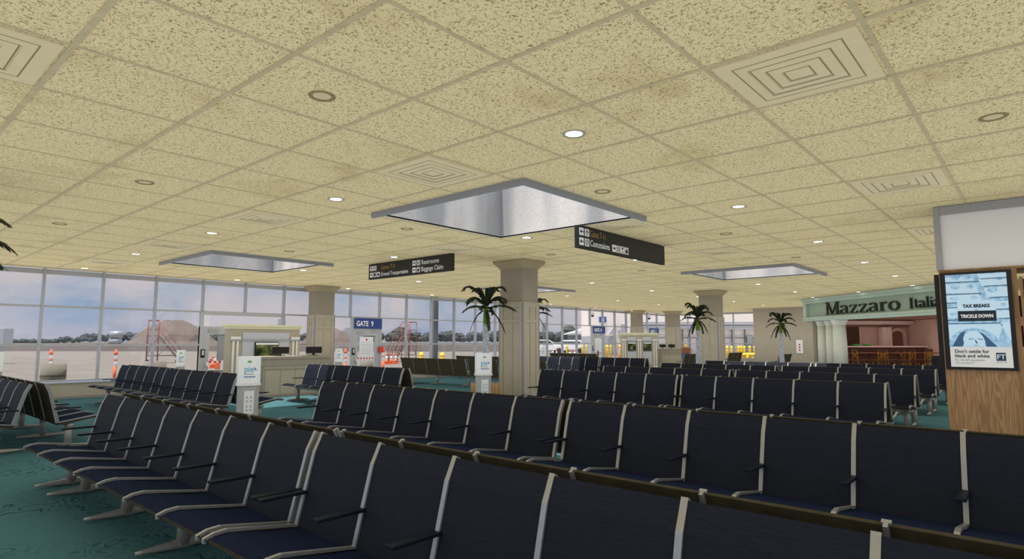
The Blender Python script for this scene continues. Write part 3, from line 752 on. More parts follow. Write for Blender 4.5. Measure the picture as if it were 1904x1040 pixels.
# ------------------------------------------------------------------ gate doors
def gate_door(label, x0, wdt, sign, open_gap=False):
    r = thing('gate_door', label, 'door', (x0,YW,0), 0)
    f = MB(); J = .28 if wdt<2 else .30
    W = 1.40
    if wdt < 2:
        f.box(.02,J+.02,-.06,.06,0,2.36); f.box(W-J,W,-.06,.06,0,2.36); f.box(J+.02,W-J,-.06,.06,1.66,2.36)
        x1 = W-J; x0_ = J+.02
    else:
        f.box(0,.10,-.06,.06,0,2.36); f.box(wdt-.10,wdt,-.06,.06,0,2.36); f.box(.10,wdt-.10,-.06,.06,2.26,2.38)
        f.box(.0,.30,-.05,.05,0,1.9); f.box(.30,1.4,-.05,.05,1.66,1.9); f.box(1.22,1.5,-.05,.05,0,1.9); x0_,x1 = .30,1.22
    f.build('frame', M['portal'], r, .006)
    g = MB(); g.box(x0_,x1,-.01,.01,.05,1.66); 
    if wdt>=2: g.box(1.5,wdt-.1,-.01,.01,.05,2.26); g.box(.3,1.5,-.01,.01,1.9,2.26)
    g.build('glass', M['glass'], r)
    c = MB(); c.box(x0_-.05,x0_+.24,-.075,-.05,1.72,1.81); c.box(x1-.24,x1+.05,-.075,-.05,1.80,1.90); c.build('closer', M['greypan2'], r)
    if sign:
        sg = MB().box(.12,1.36,-.10,-.06,1.93,2.32).build('sign', M['blue'], r, .004)
        text('lettering', sign, .27, M['white'], sg, .19, -.104, 2.025, sx=.80, bold=.006)
    cx = (x0_+x1)/2 if wdt<2 else .86
    ps = MB().box(cx-.31,cx+.30,-.045,-.02,.85,1.62).build('notice', M['paper'] if wdt<2 else M['papergrey'], r)
    nt = MB()
    for z in (1.40,1.33,1.27,1.20,1.13,1.06,.99): nt.box(cx-.26,cx+.25,-.047,-.045,z,z+.012)
    nt.build('print', M['papertxt'], ps)
    MB().box(cx-.035,cx+.035,-.048,-.045,1.47,1.55).build('stop_mark', M['red'], ps)
    kp = MB().box(.05,.17,-.09,-.05,.95,1.20).build('keypad', M['black'], r, .006); MB().box(.075,.145,-.093,-.089,1.02,1.17).build('keypad_face', M['greypan'], kp)
    hb = MB(); hb.lathe([(.03,0),(.045,.05),(.04,.13),(.01,.15)], (.24,-.11,.66), 10); hb.build('handle', M['ledge'], r)
    bz = MB()
    for q in range(12): bz.box(x0_+.02+q*(x1-x0_-.04)/12, x0_+.02+(q+1)*(x1-x0_-.04)/12, -.035,-.012,.78,.84, q%2)
    bz.build('push_bar', [M['red'],M['paper']], r)
    return r
M['papergrey'] = mat('grey_backed_notice', (.22,.23,.24), .7)
gate_door('grey double gate door frame left of the gate desk, with keypad', 7.66, 2.76, None)
gate_door('grey gate door frame under the blue GATE 9 sign', 13.04, 1.4, 'GATE  9')
gate_door('distant grey gate door frame under the blue GATE 8 sign', 29.02, 1.4, 'GATE  8')
gate_door('farthest gate door frame under a dark blue gate sign, above the far desk', 35.62, 1.4, 'GATE  7')
r = tag(MB().box(-.10,.10,-.05,.05,0,.22).build('alarm_box', M['red'], None, .006, (14.36,YW-.118,1.02)), 'red alarm box on the right post of the gate 9 door', 'box')

# ------------------------------------------------------------------ Italian shopfront (diagonal)
TH = math.atan2(-.74,-.6726)
sf = (29.05,8.06,0)
r = thing('shopfront_header', 'pale green shopfront header with dark letters reading Mazzaro Italian', 'shop sign', sf, TH)
L = 9.2
m = MB(); m.box(0,L,.10,.6,2.36,H); m.build('body', M['mint'], r)
m = MB(); m.box(0,L,-.02,.10,2.36,2.53); m.box(0,L,-.02,.10,3.12,H-.12); m.box(0,.20,-.02,.10,2.53,3.12); m.box(0,L,-.07,.0,2.44,2.50); m.box(0,L,-.10,.10,H-.12,H-.01); m.build('frame', M['mint'], r, .006)
MB().box(.2,L,.085,.10,2.53,3.12).build('panel', M['mintd'], r)
# serif letters
def glyph(mb, segs_, x, z, s, y=.02):
    """segs_: polylines of (x,z,width) drawn as flat strokes, extruded"""
    for P in segs_:
        n = len(P); Lf = []; Rt = []
        for i,(a,b,wd) in enumerate(P):
            a0,b0 = P[max(i-1,0)][:2]; a1,b1 = P[min(i+1,n-1)][:2]; dx,dz = a1-a0,b1-b0; q = math.hypot(dx,dz) or 1
            Lf.append((x+s*(a-dz/q*wd/2), z+s*(b+dx/q*wd/2))); Rt.append((x+s*(a+dz/q*wd/2), z+s*(b-dx/q*wd/2)))
        for i in range(n-1):
            qd = [Lf[i],Lf[i+1],Rt[i+1],Rt[i]]; mb.prism(qd,'y',y,y+.05)
def arc(cx,cz,rx,rz,a0,a1,wf,n=12):
    out = []
    for i in range(n+1):
        t_ = math.radians(a0+(a1-a0)*i/n); out.append((cx+rx*math.cos(t_), cz+rz*math.sin(t_), wf(t_)))
    return out
BK, TN = .13, .05
wf = lambda t_: TN+(BK-TN)*abs(math.cos(t_))
GL = {
 'M': (1.0,[[(.14,0,TN),(.14,1,TN)],[(.16,1,BK),(.50,.02,BK)],[(.50,.02,TN),(.84,1,TN)],[(.86,0,BK+.02),(.86,1,BK+.02)],[(0,.02,.04),(.28,.02,.04)],[(.70,.02,.04),(1.02,.02,.04)],[(.0,.98,.04),(.24,.98,.04)],[(.78,.98,.04),(1.02,.98,.04)]]),
 'a': (.60,[arc(.26,.46,.20,.19,160,10,wf,10)+[(.46,.40,BK),(.46,.08,BK),(.50,.03,.06),(.58,.03,.04)],[(.46,.38,TN),(.26,.33,.06)]+arc(.22,.165,.17,.145,100,270,wf,8)+[(.34,.06,TN),(.45,.14,TN)]]),
 'z': (.56,[[(.05,.62,.05),(.50,.62,.05)],[(.47,.60,.10),(.09,.05,.10)],[(.05,.025,.05),(.52,.025,.05)],[(.06,.64,.05),(.06,.48,.03)],[(.51,.0,.05),(.52,.17,.03)]]),
 'r': (.46,[[(.14,0,BK),(.14,.64,BK)],[(.03,.02,.04),(.28,.02,.04)],[(.02,.62,.04),(.16,.63,.05)],[(.16,.42,TN),(.24,.57,.06),(.34,.63,.08),(.43,.56,.12)]]),
 'o': (.64,[arc(.32,.32,.25,.31,0,360,wf,22)]),
 'I': (.42,[[(.2,0,BK),(.2,1,BK)],[(.05,.02,.05),(.36,.02,.05)],[(.05,.98,.05),(.36,.98,.05)]]),
 't': (.40,[[(.16,.85,.07),(.17,.16,.11),(.22,.04,.08),(.36,.06,.04)],[(.02,.63,.05),(.36,.63,.05)]]),
 'l': (.30,[[(.14,0,.12),(.14,1.02,.12)],[(.02,.02,.04),(.27,.02,.04)],[(.02,1.0,.04),(.15,1.0,.05)]]),
 'i': (.30,[[(.14,0,.12),(.14,.63,.12)],[(.02,.02,.04),(.27,.02,.04)],[(.02,.61,.04),(.15,.62,.05)],[(.14,.80,.12),(.14,.92,.12)]]),
 'n': (.66,[[(.14,0,.12),(.14,.63,.12)],[(.02,.02,.04),(.27,.02,.04)],[(.02,.61,.04),(.15,.62,.05)],[(.15,.46,TN),(.26,.60,.07),(.40,.61,.08),(.49,.48,.11),(.50,0,.12)],[(.38,.02,.04),(.63,.02,.04)]]),
}
def word(txt, x, z, s, tot, parent):
    adv = sum(GL[c][0]+.06 for c in txt)*s; k = tot/adv
    for c in txt:
        mb = MB(); glyph(mb, GL[c][1], 0, 0, s); 
        mb.v = [(x+v[0]*k, v[1], z+v[2]) for v in mb.v]; mb.build('letter', M['blackgreen'], parent); x += (GL[c][0]+.06)*s*k
word('Mazzaro', 1.50, 2.585, .50, 4.28, r); word('Italian', 6.16, 2.60, .36, 1.72, r)
# columns and pier under the header
for lab,x,d,rr in (('fat white plaster column at the left of the shop opening',1.98,.30,.27),('white plaster column behind the fat one at the shop opening',1.27,.42,.23),('slim white plaster column next to the pier of the shop opening',.66,.42,.22)):
    p = Matrix.Rotation(TH,3,'Z')@Vector((x,d,0))
    k = thing('shop_column', lab, 'column', (sf[0]+p.x,sf[1]+p.y,0), TH, 'white shop columns')
    MB().lathe([(rr*1.0,.12),(rr*.98,1.2),(rr*.90,2.16)], n=26).build('shaft', M['colw'], k)
    MB().lathe([(rr*.92,2.14),(rr*1.02,2.18),(rr*.98,2.21),(rr*1.18,2.29),(rr*1.22,2.36)], n=26).build('capital', M['colw'], k)
    MB().lathe([(rr*1.25,0),(rr*1.25,.06),(rr*1.1,.12)], n=26).build('base', M['colw'], k)
def loc_(x,y,z=0):
    p = Matrix.Rotation(TH,3,'Z')@Vector((x,y,z)); return (sf[0]+p.x, sf[1]+p.y, z)
m = MB()
def lbox(mb,x0,x1,y0,y1,z0,z1,mi=0):
    vs = [loc_(x,y,z) for z in (z0,z1) for x,y in ((x0,y0),(x1,y0),(x1,y1),(x0,y1))]
    mb.add(vs,[(0,3,2,1),(4,5,6,7),(0,1,5,4),(1,2,6,5),(2,3,7,6),(3,0,4,7)],mi)
lbox(m,-.12,.42,.12,.62,0,2.36); lbox(m,-.12,-.0,.10,.62,2.36,H); struct('wall_right', m, M['pier'] if 'pier' in M else M['wallf'])
# shop interior shell
m = MB(); lbox(m,-.1,L,5.0,5.1,0,2.6); lbox(m,-.1,0,.62,5.0,0,2.6); struct('wall_shop', m, M['pink'])
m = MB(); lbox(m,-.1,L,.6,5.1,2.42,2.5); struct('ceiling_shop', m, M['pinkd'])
TS = TH+PI/2     # frame of the shop's left side wall: x = depth into the shop, -y = out of that wall
def shop(name, label, cat, group=None): return thing(name, label, cat, loc_(0,0), TS, group)
def arch(label, x0, x1, z1, mats):
    k = shop('shop_arch', label, 'arch', 'arches inside the shop')
    m = MB(); xc = (x0+x1)/2; hw = (x1-x0)/2; N = 14
    inn = [(xc-hw,0)]+[(xc-hw*math.cos(PI*i/N), z1-hw*.6+hw*.6*math.sin(PI*i/N)) for i in range(N+1)]+[(xc+hw,0)]
    otr = [(xc-hw-.14,0)]+[(xc-(hw+.14)*math.cos(PI*i/N), z1-hw*.6+(hw*.6+.14)*math.sin(PI*i/N)) for i in range(N+1)]+[(xc+hw+.14,0)]
    for i in range(len(inn)-1): m.prism([inn[i],inn[i+1],otr[i+1],otr[i]],'y',-.12,-.01)
    m.build('surround', mats[0], k); MB().prism(inn,'y',-.05,-.01).build('opening', mats[1], k)
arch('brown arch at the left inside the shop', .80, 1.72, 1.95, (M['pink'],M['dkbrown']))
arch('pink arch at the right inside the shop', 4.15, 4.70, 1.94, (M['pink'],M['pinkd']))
r = shop('shop_partition', 'dark brown panel next to the left arch inside the shop', 'panel'); MB().box(1.90,2.55,-.10,-.01,0,2.10).build('board', M['dkbrown'], r); MB().box(2.55,2.62,-.13,-.01,0,2.11).build('edge', M['pink'], r)
r = shop('shop_pier', 'pale pink pier standing out right of the shop centre', 'pier'); MB().box(3.55,4.0,-.30,-.01,0,2.11).build('body', M['pinkl'], r, .02); MB().box(3.5,4.0,-.34,-.01,0,.2).build('plinth', M['pinkd'], r)
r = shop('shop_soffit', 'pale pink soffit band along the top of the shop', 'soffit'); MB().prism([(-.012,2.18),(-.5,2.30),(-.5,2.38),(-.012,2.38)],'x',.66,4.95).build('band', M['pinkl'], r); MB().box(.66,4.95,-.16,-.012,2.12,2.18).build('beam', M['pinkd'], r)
r = shop('shop_counter', 'long dark wood counter with a pink rail across the shop', 'counter'); MB().box(.75,4.85,-1.15,-.7,0,1.19).build('body', M['dkbrown'], r); MB().box(.70,4.9,-1.25,-.66,1.19,1.25).build('top', M['rosewood'], r, .01); MB().box(.70,4.9,-1.29,-1.25,1.22,1.27).build('rail', M['pinkl'], r)
for z in (.35,.66,.95): MB().box(.75,4.85,-1.30,-1.15,z,z+.03).build('shelf', M['rosewood'], r)
def cafe_table(label, x, y):
    k = thing('cafe_table', label, 'table', loc_(x,y), TH, 'shop tables')
    MB().box(-.26,.26,-.26,.26,.98,1.02).build('tabletop', M['rosewood'], k, .01); MB().lathe([(.05,.03),(.04,.98)], n=10).build('pedestal', M['dkbrown'], k); MB().lathe([(.24,0),(.24,.03),(.05,.05)], n=16).build('foot', M['dkbrown'], k)
def cafe_chair(label, x, y, rz):
    k = thing('cafe_chair', label, 'chair', loc_(x,y), TH+rz, 'shop chairs')
    MB().box(-.17,.17,-.17,.17,.64,.68).build('seat', M['dkbrown'], k, .01)
    for a in (-1,1): MB().tube([(a*.17,-.17,0),(a*.15,-.15,.64)],.018,8).build('leg', M['gilt'], k); MB().tube([(a*.17,.17,0),(a*.15,.15,.64)],.018,8).build('leg', M['gilt'], k)
    m = MB(); 
    for a in (-1,1): m.tube([(a*.15,.15,.66),(a*.15,.17,1.12)],.018,8)
    m.tube([(-.15,.15,.72),(.15,.17,1.06)],.016,8); m.tube([(.15,.15,.72),(-.15,.17,1.06)],.016,8); m.build('back_frame', M['gilt'], k)
    MB().box(-.17,.17,.155,.185,1.06,1.15).build('back_rail', M['dkbrown'], k, .008)
tn = ['by the shop columns','left of the shop centre','right of the shop centre','next to the kiosk edge']
for q in range(4):
    y = 1.15+1.0*q; x = 2.55+.35*(q%2); cafe_table('tall reddish cafe table ' + tn[q], x, y)
    cafe_chair('gilt-framed bar chair left of the table ' + tn[q], x, y-.46, PI+.12*(q%3)); cafe_chair('gilt-framed bar chair in front of the table ' + tn[q], x+.56, y-.02, -PI/2+.2*(q%2))
r = thing('shop_bin', 'black bin among the shop tables', 'bin', loc_(4.35,2.6), TH); MB().box(-.13,.13,-.16,.16,0,.85).build('body', M['black'], r, .01); MB().box(-.12,.12,-.15,.15,.85,.92).build('lid', M['tyre'], r, .01)
for q,(y,lab) in enumerate(((1.75,'small green bowl on the shop counter, left one'),(2.25,'green bowl on the shop counter, right of the other green bowl'))):
    k = tag(MB().lathe([(.06,0),(.15,.04),(.17,.10),(.15,.10),(.1,.03)], n=16, cap=False).build('bowl', M['piegreen'], None, 0, loc_(.95,y,1.252)), lab, 'bowl')

# ------------------------------------------------------------------ kiosk at right
r = thing('kiosk_column', 'wood and white kiosk column at the right edge', 'column', (10.3,1.06,0), -PI/2)
MB().box(0,.80,.0,.9,0,2.41).build('wood_body', M['oak'], r, .004)
m = MB(); m.box(.05,3.2,.04,.88,2.442,H-.01); m.build('white_panel', M['kpanel'], r)
m = MB(); m.box(.056,3.2,.0,.06,H-.125,H-.005); m.box(-.02,.055,-.002,.9,2.442,H-.004); m.build('grey_frame', M['kframe'], r, .004)
m = MB(); m.box(-.004,3.2,-.005,.902,2.412,2.44); m.box(.78,.84,-.006,.06,0,2.41); m.build('wood_trim', M['oakd'], r)
sc = thing('advertising_screen', 'tall advertising screen on the kiosk reading TAX BREAKS or TRICKLE DOWN', 'screen', (10.3,1.06,0), -PI/2)
MB().box(.015,.785,-.055,-.0065,1.07,2.395).build('bezel', M['black'], sc, .006)
def mk_note():
    m = mat('blue_banknote_picture', (.2,.35,.5), .3); t = NT(m); f = t.noise(t.coord(), 16, 4, .7)
    c = t.ramp(f, [(.35,(.13,.27,.44)),(.6,(.34,.52,.68))]); t.base(c); t.link(c, t.b.inputs['Emission Color']); t.b.inputs['Emission Strength'].default_value = .25; return m
M['note'] = mk_note()
M['noted'] = mat('banknote_dark_ink', (.035,.085,.16), .3, emit=(.035,.085,.16), es=.25)
M['notel'] = mat('banknote_pale_paper', (.42,.56,.68), .3, emit=(.42,.56,.68), es=.25)
M['scrw'] = mat('screen_pale_area', (.56,.55,.54), .3, emit=(.56,.55,.54), es=.2)
M['scrk'] = mat('screen_dark_area', (.012,.02,.03), .3)
M['ftblue'] = mat('screen_navy_square', (.02,.045,.10), .3)
A0,A1,Z0,Z1 = .075,.735,1.105,2.36
dsp = MB().box(A0,A1,-.058,-.055,Z0,Z1).build('display', M['note'], sc)
m = MB()
# pale banknotes lying at angles with dark borders, rosettes and an oval portrait frame
def quadn(mb, pts, y, mi=0): mb.add([(a,y,b) for a,b in pts],[tuple(range(len(pts)))],mi)
for q,(z,h) in enumerate(((2.30,.06),(2.17,.12),(2.03,.11),(1.85,.15))):
    quadn(m, [(A0,z-h/2),(.40+.035*q,z-h/2-.01),(.37+.03*q,z+h/2),(A0,z+h/2)], -.0585)
for q,(x,z,h) in enumerate(((.46,2.32,.06),(.47,2.24,.10),(.52,2.10,.13),(.60,1.93,.10),(.60,1.80,.10))):
    quadn(m, [(x,z-h/2),(A1,z-h/2+.01),(A1,z+h/2),(x-.03,z+h/2)], -.0585)
quadn(m, [(.62,1.70),(A1,1.45),(A1,1.70)], -.0585); quadn(m, [(A0,1.375),(.58,1.375),(.66,1.68),(A0,1.68)], -.0585)
m.build('banknote', M['notel'], dsp)
m = MB()
for z,x1 in ((2.255,.44),(2.09,.46),(1.975,.55),(1.91,.3),(1.74,.6),(1.69,.64)): m.box(A0,x1,-.0592,-.0588,z-.006,z+.006)
for z,x0 in ((2.285,.46),(2.185,.50),(2.03,.55),(1.87,.60),(1.75,.62)): m.box(x0,A1,-.0592,-.0588,z-.005,z+.005)
m.build('banknote_ink', M['noted'], dsp)
for x,z,rx in ((.19,2.32,.07),(.32,2.32,.06),(.18,2.19,.07),(.35,2.19,.06),(.16,2.03,.06),(.38,2.04,.05),(.66,2.28,.05),(.58,2.13,.07),(.14,1.82,.05),(.68,1.93,.05)): MB().disc((x,-.0592,z), rx*.75, 18, rx=1, rz=.62).build('banknote_medallion', M['note'], dsp)
m = MB(); m.disc((.34,-.0596,1.41),.27,28,rx=1,rz=.8); hole = m.build('portrait_oval', M['note'], dsp)
# clip the oval to the picture by the text panel in front of it
m = MB(); quadn(m, [(.235,1.38),(.225,1.46),(.25,1.54),(.30,1.585),(.37,1.59),(.43,1.555),(.455,1.48),(.455,1.38)], -.0600); m.build('portrait_face', M['notel'], dsp)
m = MB(); quadn(m, [(.10,1.38),(.13,1.43),(.165,1.50),(.20,1.56),(.26,1.60),(.245,1.55),(.225,1.49),(.235,1.43),(.215,1.38)], -.0602)
quadn(m, [(.40,1.575),(.45,1.55),(.50,1.49),(.545,1.43),(.59,1.38),(.47,1.38),(.462,1.46),(.44,1.52)], -.0602)
for pts in ([(.285,1.482),(.345,1.490),(.345,1.483),(.29,1.472)],[(.385,1.488),(.44,1.478),(.435,1.468),(.385,1.480)],[(.352,1.47),(.362,1.47),(.385,1.425),(.365,1.420)],[(.325,1.397),(.40,1.400),(.36,1.390)]): quadn(m, pts, -.0603)
m.build('portrait_ink', M['noted'], dsp)
MB().box(A0,A1,-.0625,-.0600,Z0,1.375).build('caption_area', M['scrw'], dsp)
MB().box(.19,.60,-.063,-.0585,1.86,2.00).build('headline_band', M['notel'], dsp)
MB().box(.19,.60,-.063,-.0585,1.72,1.86).build('headline_block', M['scrk'], dsp)
text('lettering','TAX BREAKS',.060,M['scrk'],dsp,.395,-.0645,1.905,align='CENTER',bold=.0028,depth=.002,sx=.84)
text('lettering','or',.035,M['scrk'],dsp,.395,-.0645,1.863,align='CENTER',depth=.002)
text('lettering','TRICKLE DOWN',.060,M['white'],dsp,.395,-.0645,1.768,align='CENTER',bold=.0028,depth=.002,sx=.78)
text('lettering',"Don't settle for",.062,M['scrk'],dsp,.125,-.0645,1.295,bold=.001,depth=.002,sx=.95)
text('lettering','black and white',.062,M['scrk'],dsp,.125,-.0645,1.235,bold=.001,depth=.002,sx=.95)
text('lettering','For the full perspective',.034,M['papertxt'],dsp,.125,-.0645,1.19,depth=.002)
text('lettering','Turn to the FT',.034,M['papertxt'],dsp,.125,-.0645,1.15,depth=.002)
MB().box(.565,.665,-.0645,-.062,1.195,1.30).build('badge', M['ftblue'], dsp)
text('lettering','FT',.085,M['white'],dsp,.615,-.0665,1.218,align='CENTER',bold=.001,depth=.002)
text('lettering','FINANCIAL TIMES',.014,M['papertxt'],dsp,.615,-.0645,1.172,align='CENTER',depth=.002)
s2 = thing('side_screen', 'thin black screen seen edge-on at the kiosk column\'s left side', 'screen', (10.36,1.062,0), -PI/2)
MB().box(-.065,-.001,.02,.70,1.07,2.39).build('bezel', M['black'], s2, .006); MB().box(-.068,-.064,.06,.66,1.11,2.35).build('display', M['screen'], s2)
# magazine shelf right of the column
sh = thing('magazine_rack', 'wooden magazine rack cut off by the right edge, beside the kiosk column', 'rack', (10.3,.20,0), -PI/2)
m = MB(); m.box(0,.03,.05,.5,0,2.3); m.box(0,1.6,.47,.5,0,2.3); m.build('side_panel', M['oakd'], sh)
for z in (.15,.55,.95,1.35,1.75,2.1): MB().box(.03,1.6,.1,.48,z,z+.025).build('shelf', M['oakd'], sh)
cols = [(.25,.03,.04),(.3,.26,.2),(.03,.08,.2),(.35,.2,.3),(.05,.05,.05),(.35,.3,.05)]
mc = [mat('magazine_cover_%s' % n_, c, .4) for n_,c in zip(('red','cream','navy','mauve','black','ochre'),cols)]
rowsn = ['lowest','second','third','fourth','fifth','top']
for a,z in enumerate((.175,.575,.975,1.375,1.775)):
    for b in range(2):
        tag(MB().box(-.09,.09,0,.02,0,.28).build('magazine', mc[(a*2+b)%6], None, 0, (10.5,.14-b*.21,z)), '%s magazine on the %s shelf of the rack at the right edge' % (('red','cream','navy','mauve','black','ochre')[(a*2+b)%6], rowsn[a]), 'magazine', 'magazines on the rack').rotation_euler = (0,0,-PI/2)
# things on the far beige wall
r = thing('wall_poster', 'white framed poster on the far beige wall right of the far palm', 'poster', (35.38,10.25,0), -PI/2)
MB().box(-.02,.33,-.03,0,.82,1.55).build('frame', M['wht'], r)
m = MB()
for z in (.95,1.10,1.25): m.box(.11,.19,-.034,-.03,z,z+.09)
m.build('picture', M['red'], r)
r = thing('wall_cabinet', 'small white wall box at the right end of the far beige wall', 'wall box', (35.38,9.62,0), -PI/2)
MB().box(0,.25,-.06,0,1.0,1.3).build('case', M['wht'], r); MB().box(.08,.2,-.064,-.06,1.06,1.24).build('front', M['black'], r)
for lab,p in (('white dome camera under the ceiling in front of the gate 8 windows', at(1103,33.2)),('white dome camera under the ceiling between the far columns', at(1209,37.0))):
    r = thing('dome_camera', lab, 'camera', (p.x,p.y,0), 0, 'white dome cameras'); z = 2.86
    MB().lathe([(.10,.03),(.11,.12),(.05,.16)], (0,0,z), 14).build('housing', M['wht'], r); MB().lathe([(.02,-.07),(.07,-.04),(.09,.03)], (0,0,z), 14).build('dome', M['black'], r); MB().tube([(0,0,z+.16),(0,0,H)],.015,8).build('stem', M['wht'], r)

# ------------------------------------------------------------------ outside
def ground(name, d0, d1, z, m_):
    mb = MB(); d = Fv.xy.normalized(); r_ = Rv.xy; q = []
    for dd,l in ((d0,-1),(d0,1),(d1,1),(d1,-1)):
        k = max(60, dd*1.6+60)*l; q.append((d.x*dd+r_.x*k, d.y*dd+r_.y*k, z))
    mb.add(q,[(0,1,2,3)]); o = struct(name, mb, m_); return o
g = MB(); g.add([(-120,YW+.11,-.03),(160,YW+.11,-.03),(160,160,-.03),(-120,160,-.03)],[(0,1,2,3)]); g.add([(XW+.32,-60,-.03),(160,-60,-.03),(160,YW+.11,-.03),(XW+.32,YW+.11,-.03)],[(0,1,2,3)])
struct('floor_outside', g, M['apron'])
ground('floor_dirt', 92, 240, .0, M['dirt']); ground('floor_field', 230, 900, .03, M['grass'])
# far treeline: nobody could count these
def blob(mb, c, r, rnd, n=7):
    vs = []; fs = []; K = 5
    for i in range(K+1):
        ph = PI*i/K
        for k in range(n):
            t_ = 2*PI*k/n; rr = r*rnd.uniform(.75,1.15); vs.append((c[0]+rr*math.sin(ph)*math.cos(t_), c[1]+rr*math.sin(ph)*math.sin(t_), c[2]+rr*.8*math.cos(ph)))
    for i in range(K):
        for k in range(n): fs.append((i*n+k,i*n+(k+1)%n,(i+1)*n+(k+1)%n,(i+1)*n+k))
    mb.add(vs, fs)
rnd = random.Random(4); mb = MB()
for q in range(620):
    px = rnd.uniform(-120,1420); dep = rnd.uniform(470,540)
    hgt = 2.4 if px<110 else 4.2 if px<150 else 6.6 if px<680 else 7.6
    if rnd.random() < .03: hgt *= 1.5
    p = at(px, dep); hh = hgt*rnd.uniform(.55,1.1); blob(mb, (p.x,p.y,hh*.75), max(2.2,hh*.62), rnd)
tag(mb.build('treeline', M['tree']), 'long dark green line of trees on the horizon beyond the airfield', 'trees', kind='stuff')
def mound(label, px, dep, base_w, top_w, h, m_):
    p = at(px, dep); rnd = random.Random(px); mb = MB(); n = 28; prof = [(base_w/2,0),(base_w*.40,h*.18),((base_w*.62+top_w*.38)/2,h*.42),((base_w*.3+top_w*.7)/2,h*.78),(top_w/2,h),(top_w*.3,h*1.0)]
    vs = []; fs = []
    for r_,z in prof:
        for k in range(n):
            t_ = 2*PI*k/n; q = rnd.uniform(.95,1.05); vs.append((r_*q*math.cos(t_), r_*q*math.sin(t_), z*rnd.uniform(.97,1.03)))
    for i in range(len(prof)-1):
        for k in range(n): fs.append((i*n+k,i*n+(k+1)%n,(i+1)*n+(k+1)%n,(i+1)*n+k))
    fs.append(tuple((len(prof)-1)*n+k for k in range(n))); mb.add(vs,fs)
    tag(mb.build('dirt_mound', m_, None, 0, (p.x,p.y,0)), label, 'mound', 'mounds of earth')
mound('large sandy mound of earth behind the left air stairs', 322, 205, 32, 5.2, 8.4, M['mound'])
mound('sandy mound of earth behind the window column, left of gate 9', 612, 205, 22, 4, 5.9, M['mound'])
mound('sandy mound of earth cut off at the left edge', -18, 205, 13, 2, 3.4, M['mound'])
mound('pale grey mound behind the gate 9 door', 650, 260, 18, 3, 7.2, M['mound2'])
# concrete planters outside the glass
def planter(label, x, y, R_, h):
    k = thing('concrete_planter', label, 'planter', (x,y,-.03), 0, 'round concrete planters')
    MB().lathe([(R_*.93,0),(R_,h*.55),(R_,h),(R_*.86,h),(R_*.86,h*.9)], n=32, cap=False).build('bowl', M['conc'], k); MB().lathe([(R_*1.006,h*.60),(R_*1.006,h*.66)], n=32, cap=False).build('band', M['concd'], k)
    MB().disc((0,0,h*.9),R_*.87,24,'z').build('soil', M['dirt'], k)
planter('round concrete planter outside the left windows, in front of an orange post', 4.27, 20.3, .29, .86)
planter('round concrete planter outside behind the left navy bench', 6.80, 20.4, .31, .87)
planter('round concrete planter outside behind the gate 9 door', 15.1, 21.2, .32, .70)
planter('low round concrete planter outside near the gate 8 door', 33.2, 21.6, .4, .55)
def channelizer(label, px, dep, y0=None):
    p = at(px, dep); k = thing('traffic_post', label, 'traffic post', (p.x,p.y,-.03), 0, 'orange traffic posts')
    MB().lathe([(.05,.05),(.05,.62)], n=14).build('lower_tube', M['orange'], k)
    MB().lathe([(.048,.62),(.045,.80)], n=14).build('white_band', M['paper'], k); MB().lathe([(.062,.80),(.062,.84)], n=14).build('collar', M['orange'], k)
    MB().lathe([(.045,.84),(.045,1.0)], n=14).build('white_band', M['paper'], k); MB().lathe([(.062,1.0),(.060,1.10),(.03,1.12),(.03,1.19)], n=14).build('cap', M['orange'], k)
    MB().lathe([(.30,0),(.30,.03),(.10,.06)], n=20).build('base', M['black'], k)
channelizer('orange and white traffic post behind the round concrete planter at left', 91, 21.6)
channelizer('orange and white traffic post at the left end of the left navy bench', 212, 21.3)
channelizer('orange and white traffic post between the column and gate 9', 641, 24.5)
channelizer('orange and white traffic post just right of the gate 9 door', 712, 27)
channelizer('orange and white traffic post among the far yellow bollards', 1151, 47)
def cone(label, px, dep):
    p = at(px, dep); k = thing('traffic_cone', label, 'traffic cone', (p.x,p.y,-.03), 0, 'orange traffic cones')
    MB().lathe([(.15,.03),(.09,.32)], n=14).build('cone', M['orange'], k); MB().lathe([(.091,.32),(.055,.52)], n=14).build('white_band', M['paper'], k); MB().lathe([(.055,.52),(.03,.70)], n=14).build('tip', M['orange'], k); MB().box(-.2,.2,-.2,.2,0,.035).build('base', M['orange'], k)
for lab,px,dep in (('leftmost orange cone right of the gate 9 door',719,40),('orange cone second to the right of the gate 9 door',727,40.5),('orange cone under the right air stairs',736,41),('tall cone seen through the left gate door',395,34),('orange cone left of the white car wheel',1028,62),('orange cone right of the white car wheel',1035,60),('orange cone behind the far bench, left of the bollards',1060,56),('orange cone in front of the grey shed',1069,57)): cone(lab,px,dep)
# barrier behind the left door
p = at(404,30); r = thing('barrier', 'red and white barrier beam on an orange foot, seen through the left gate door', 'barrier', (p.x,p.y,-.03), yaw-PI/2)
m = MB()
for q in range(8): m.box(-.8+q*.2,-.6+q*.2,-.03,.03,.42,.62,q%2)
m.build('beam', [M['red'],M['paper']], r); MB().box(-.09,.09,-.06,.06,.1,.45).build('post', M['orange'], r); MB().box(-.55,.55,-.2,.2,.0,.05).build('foot', M['black'], r)
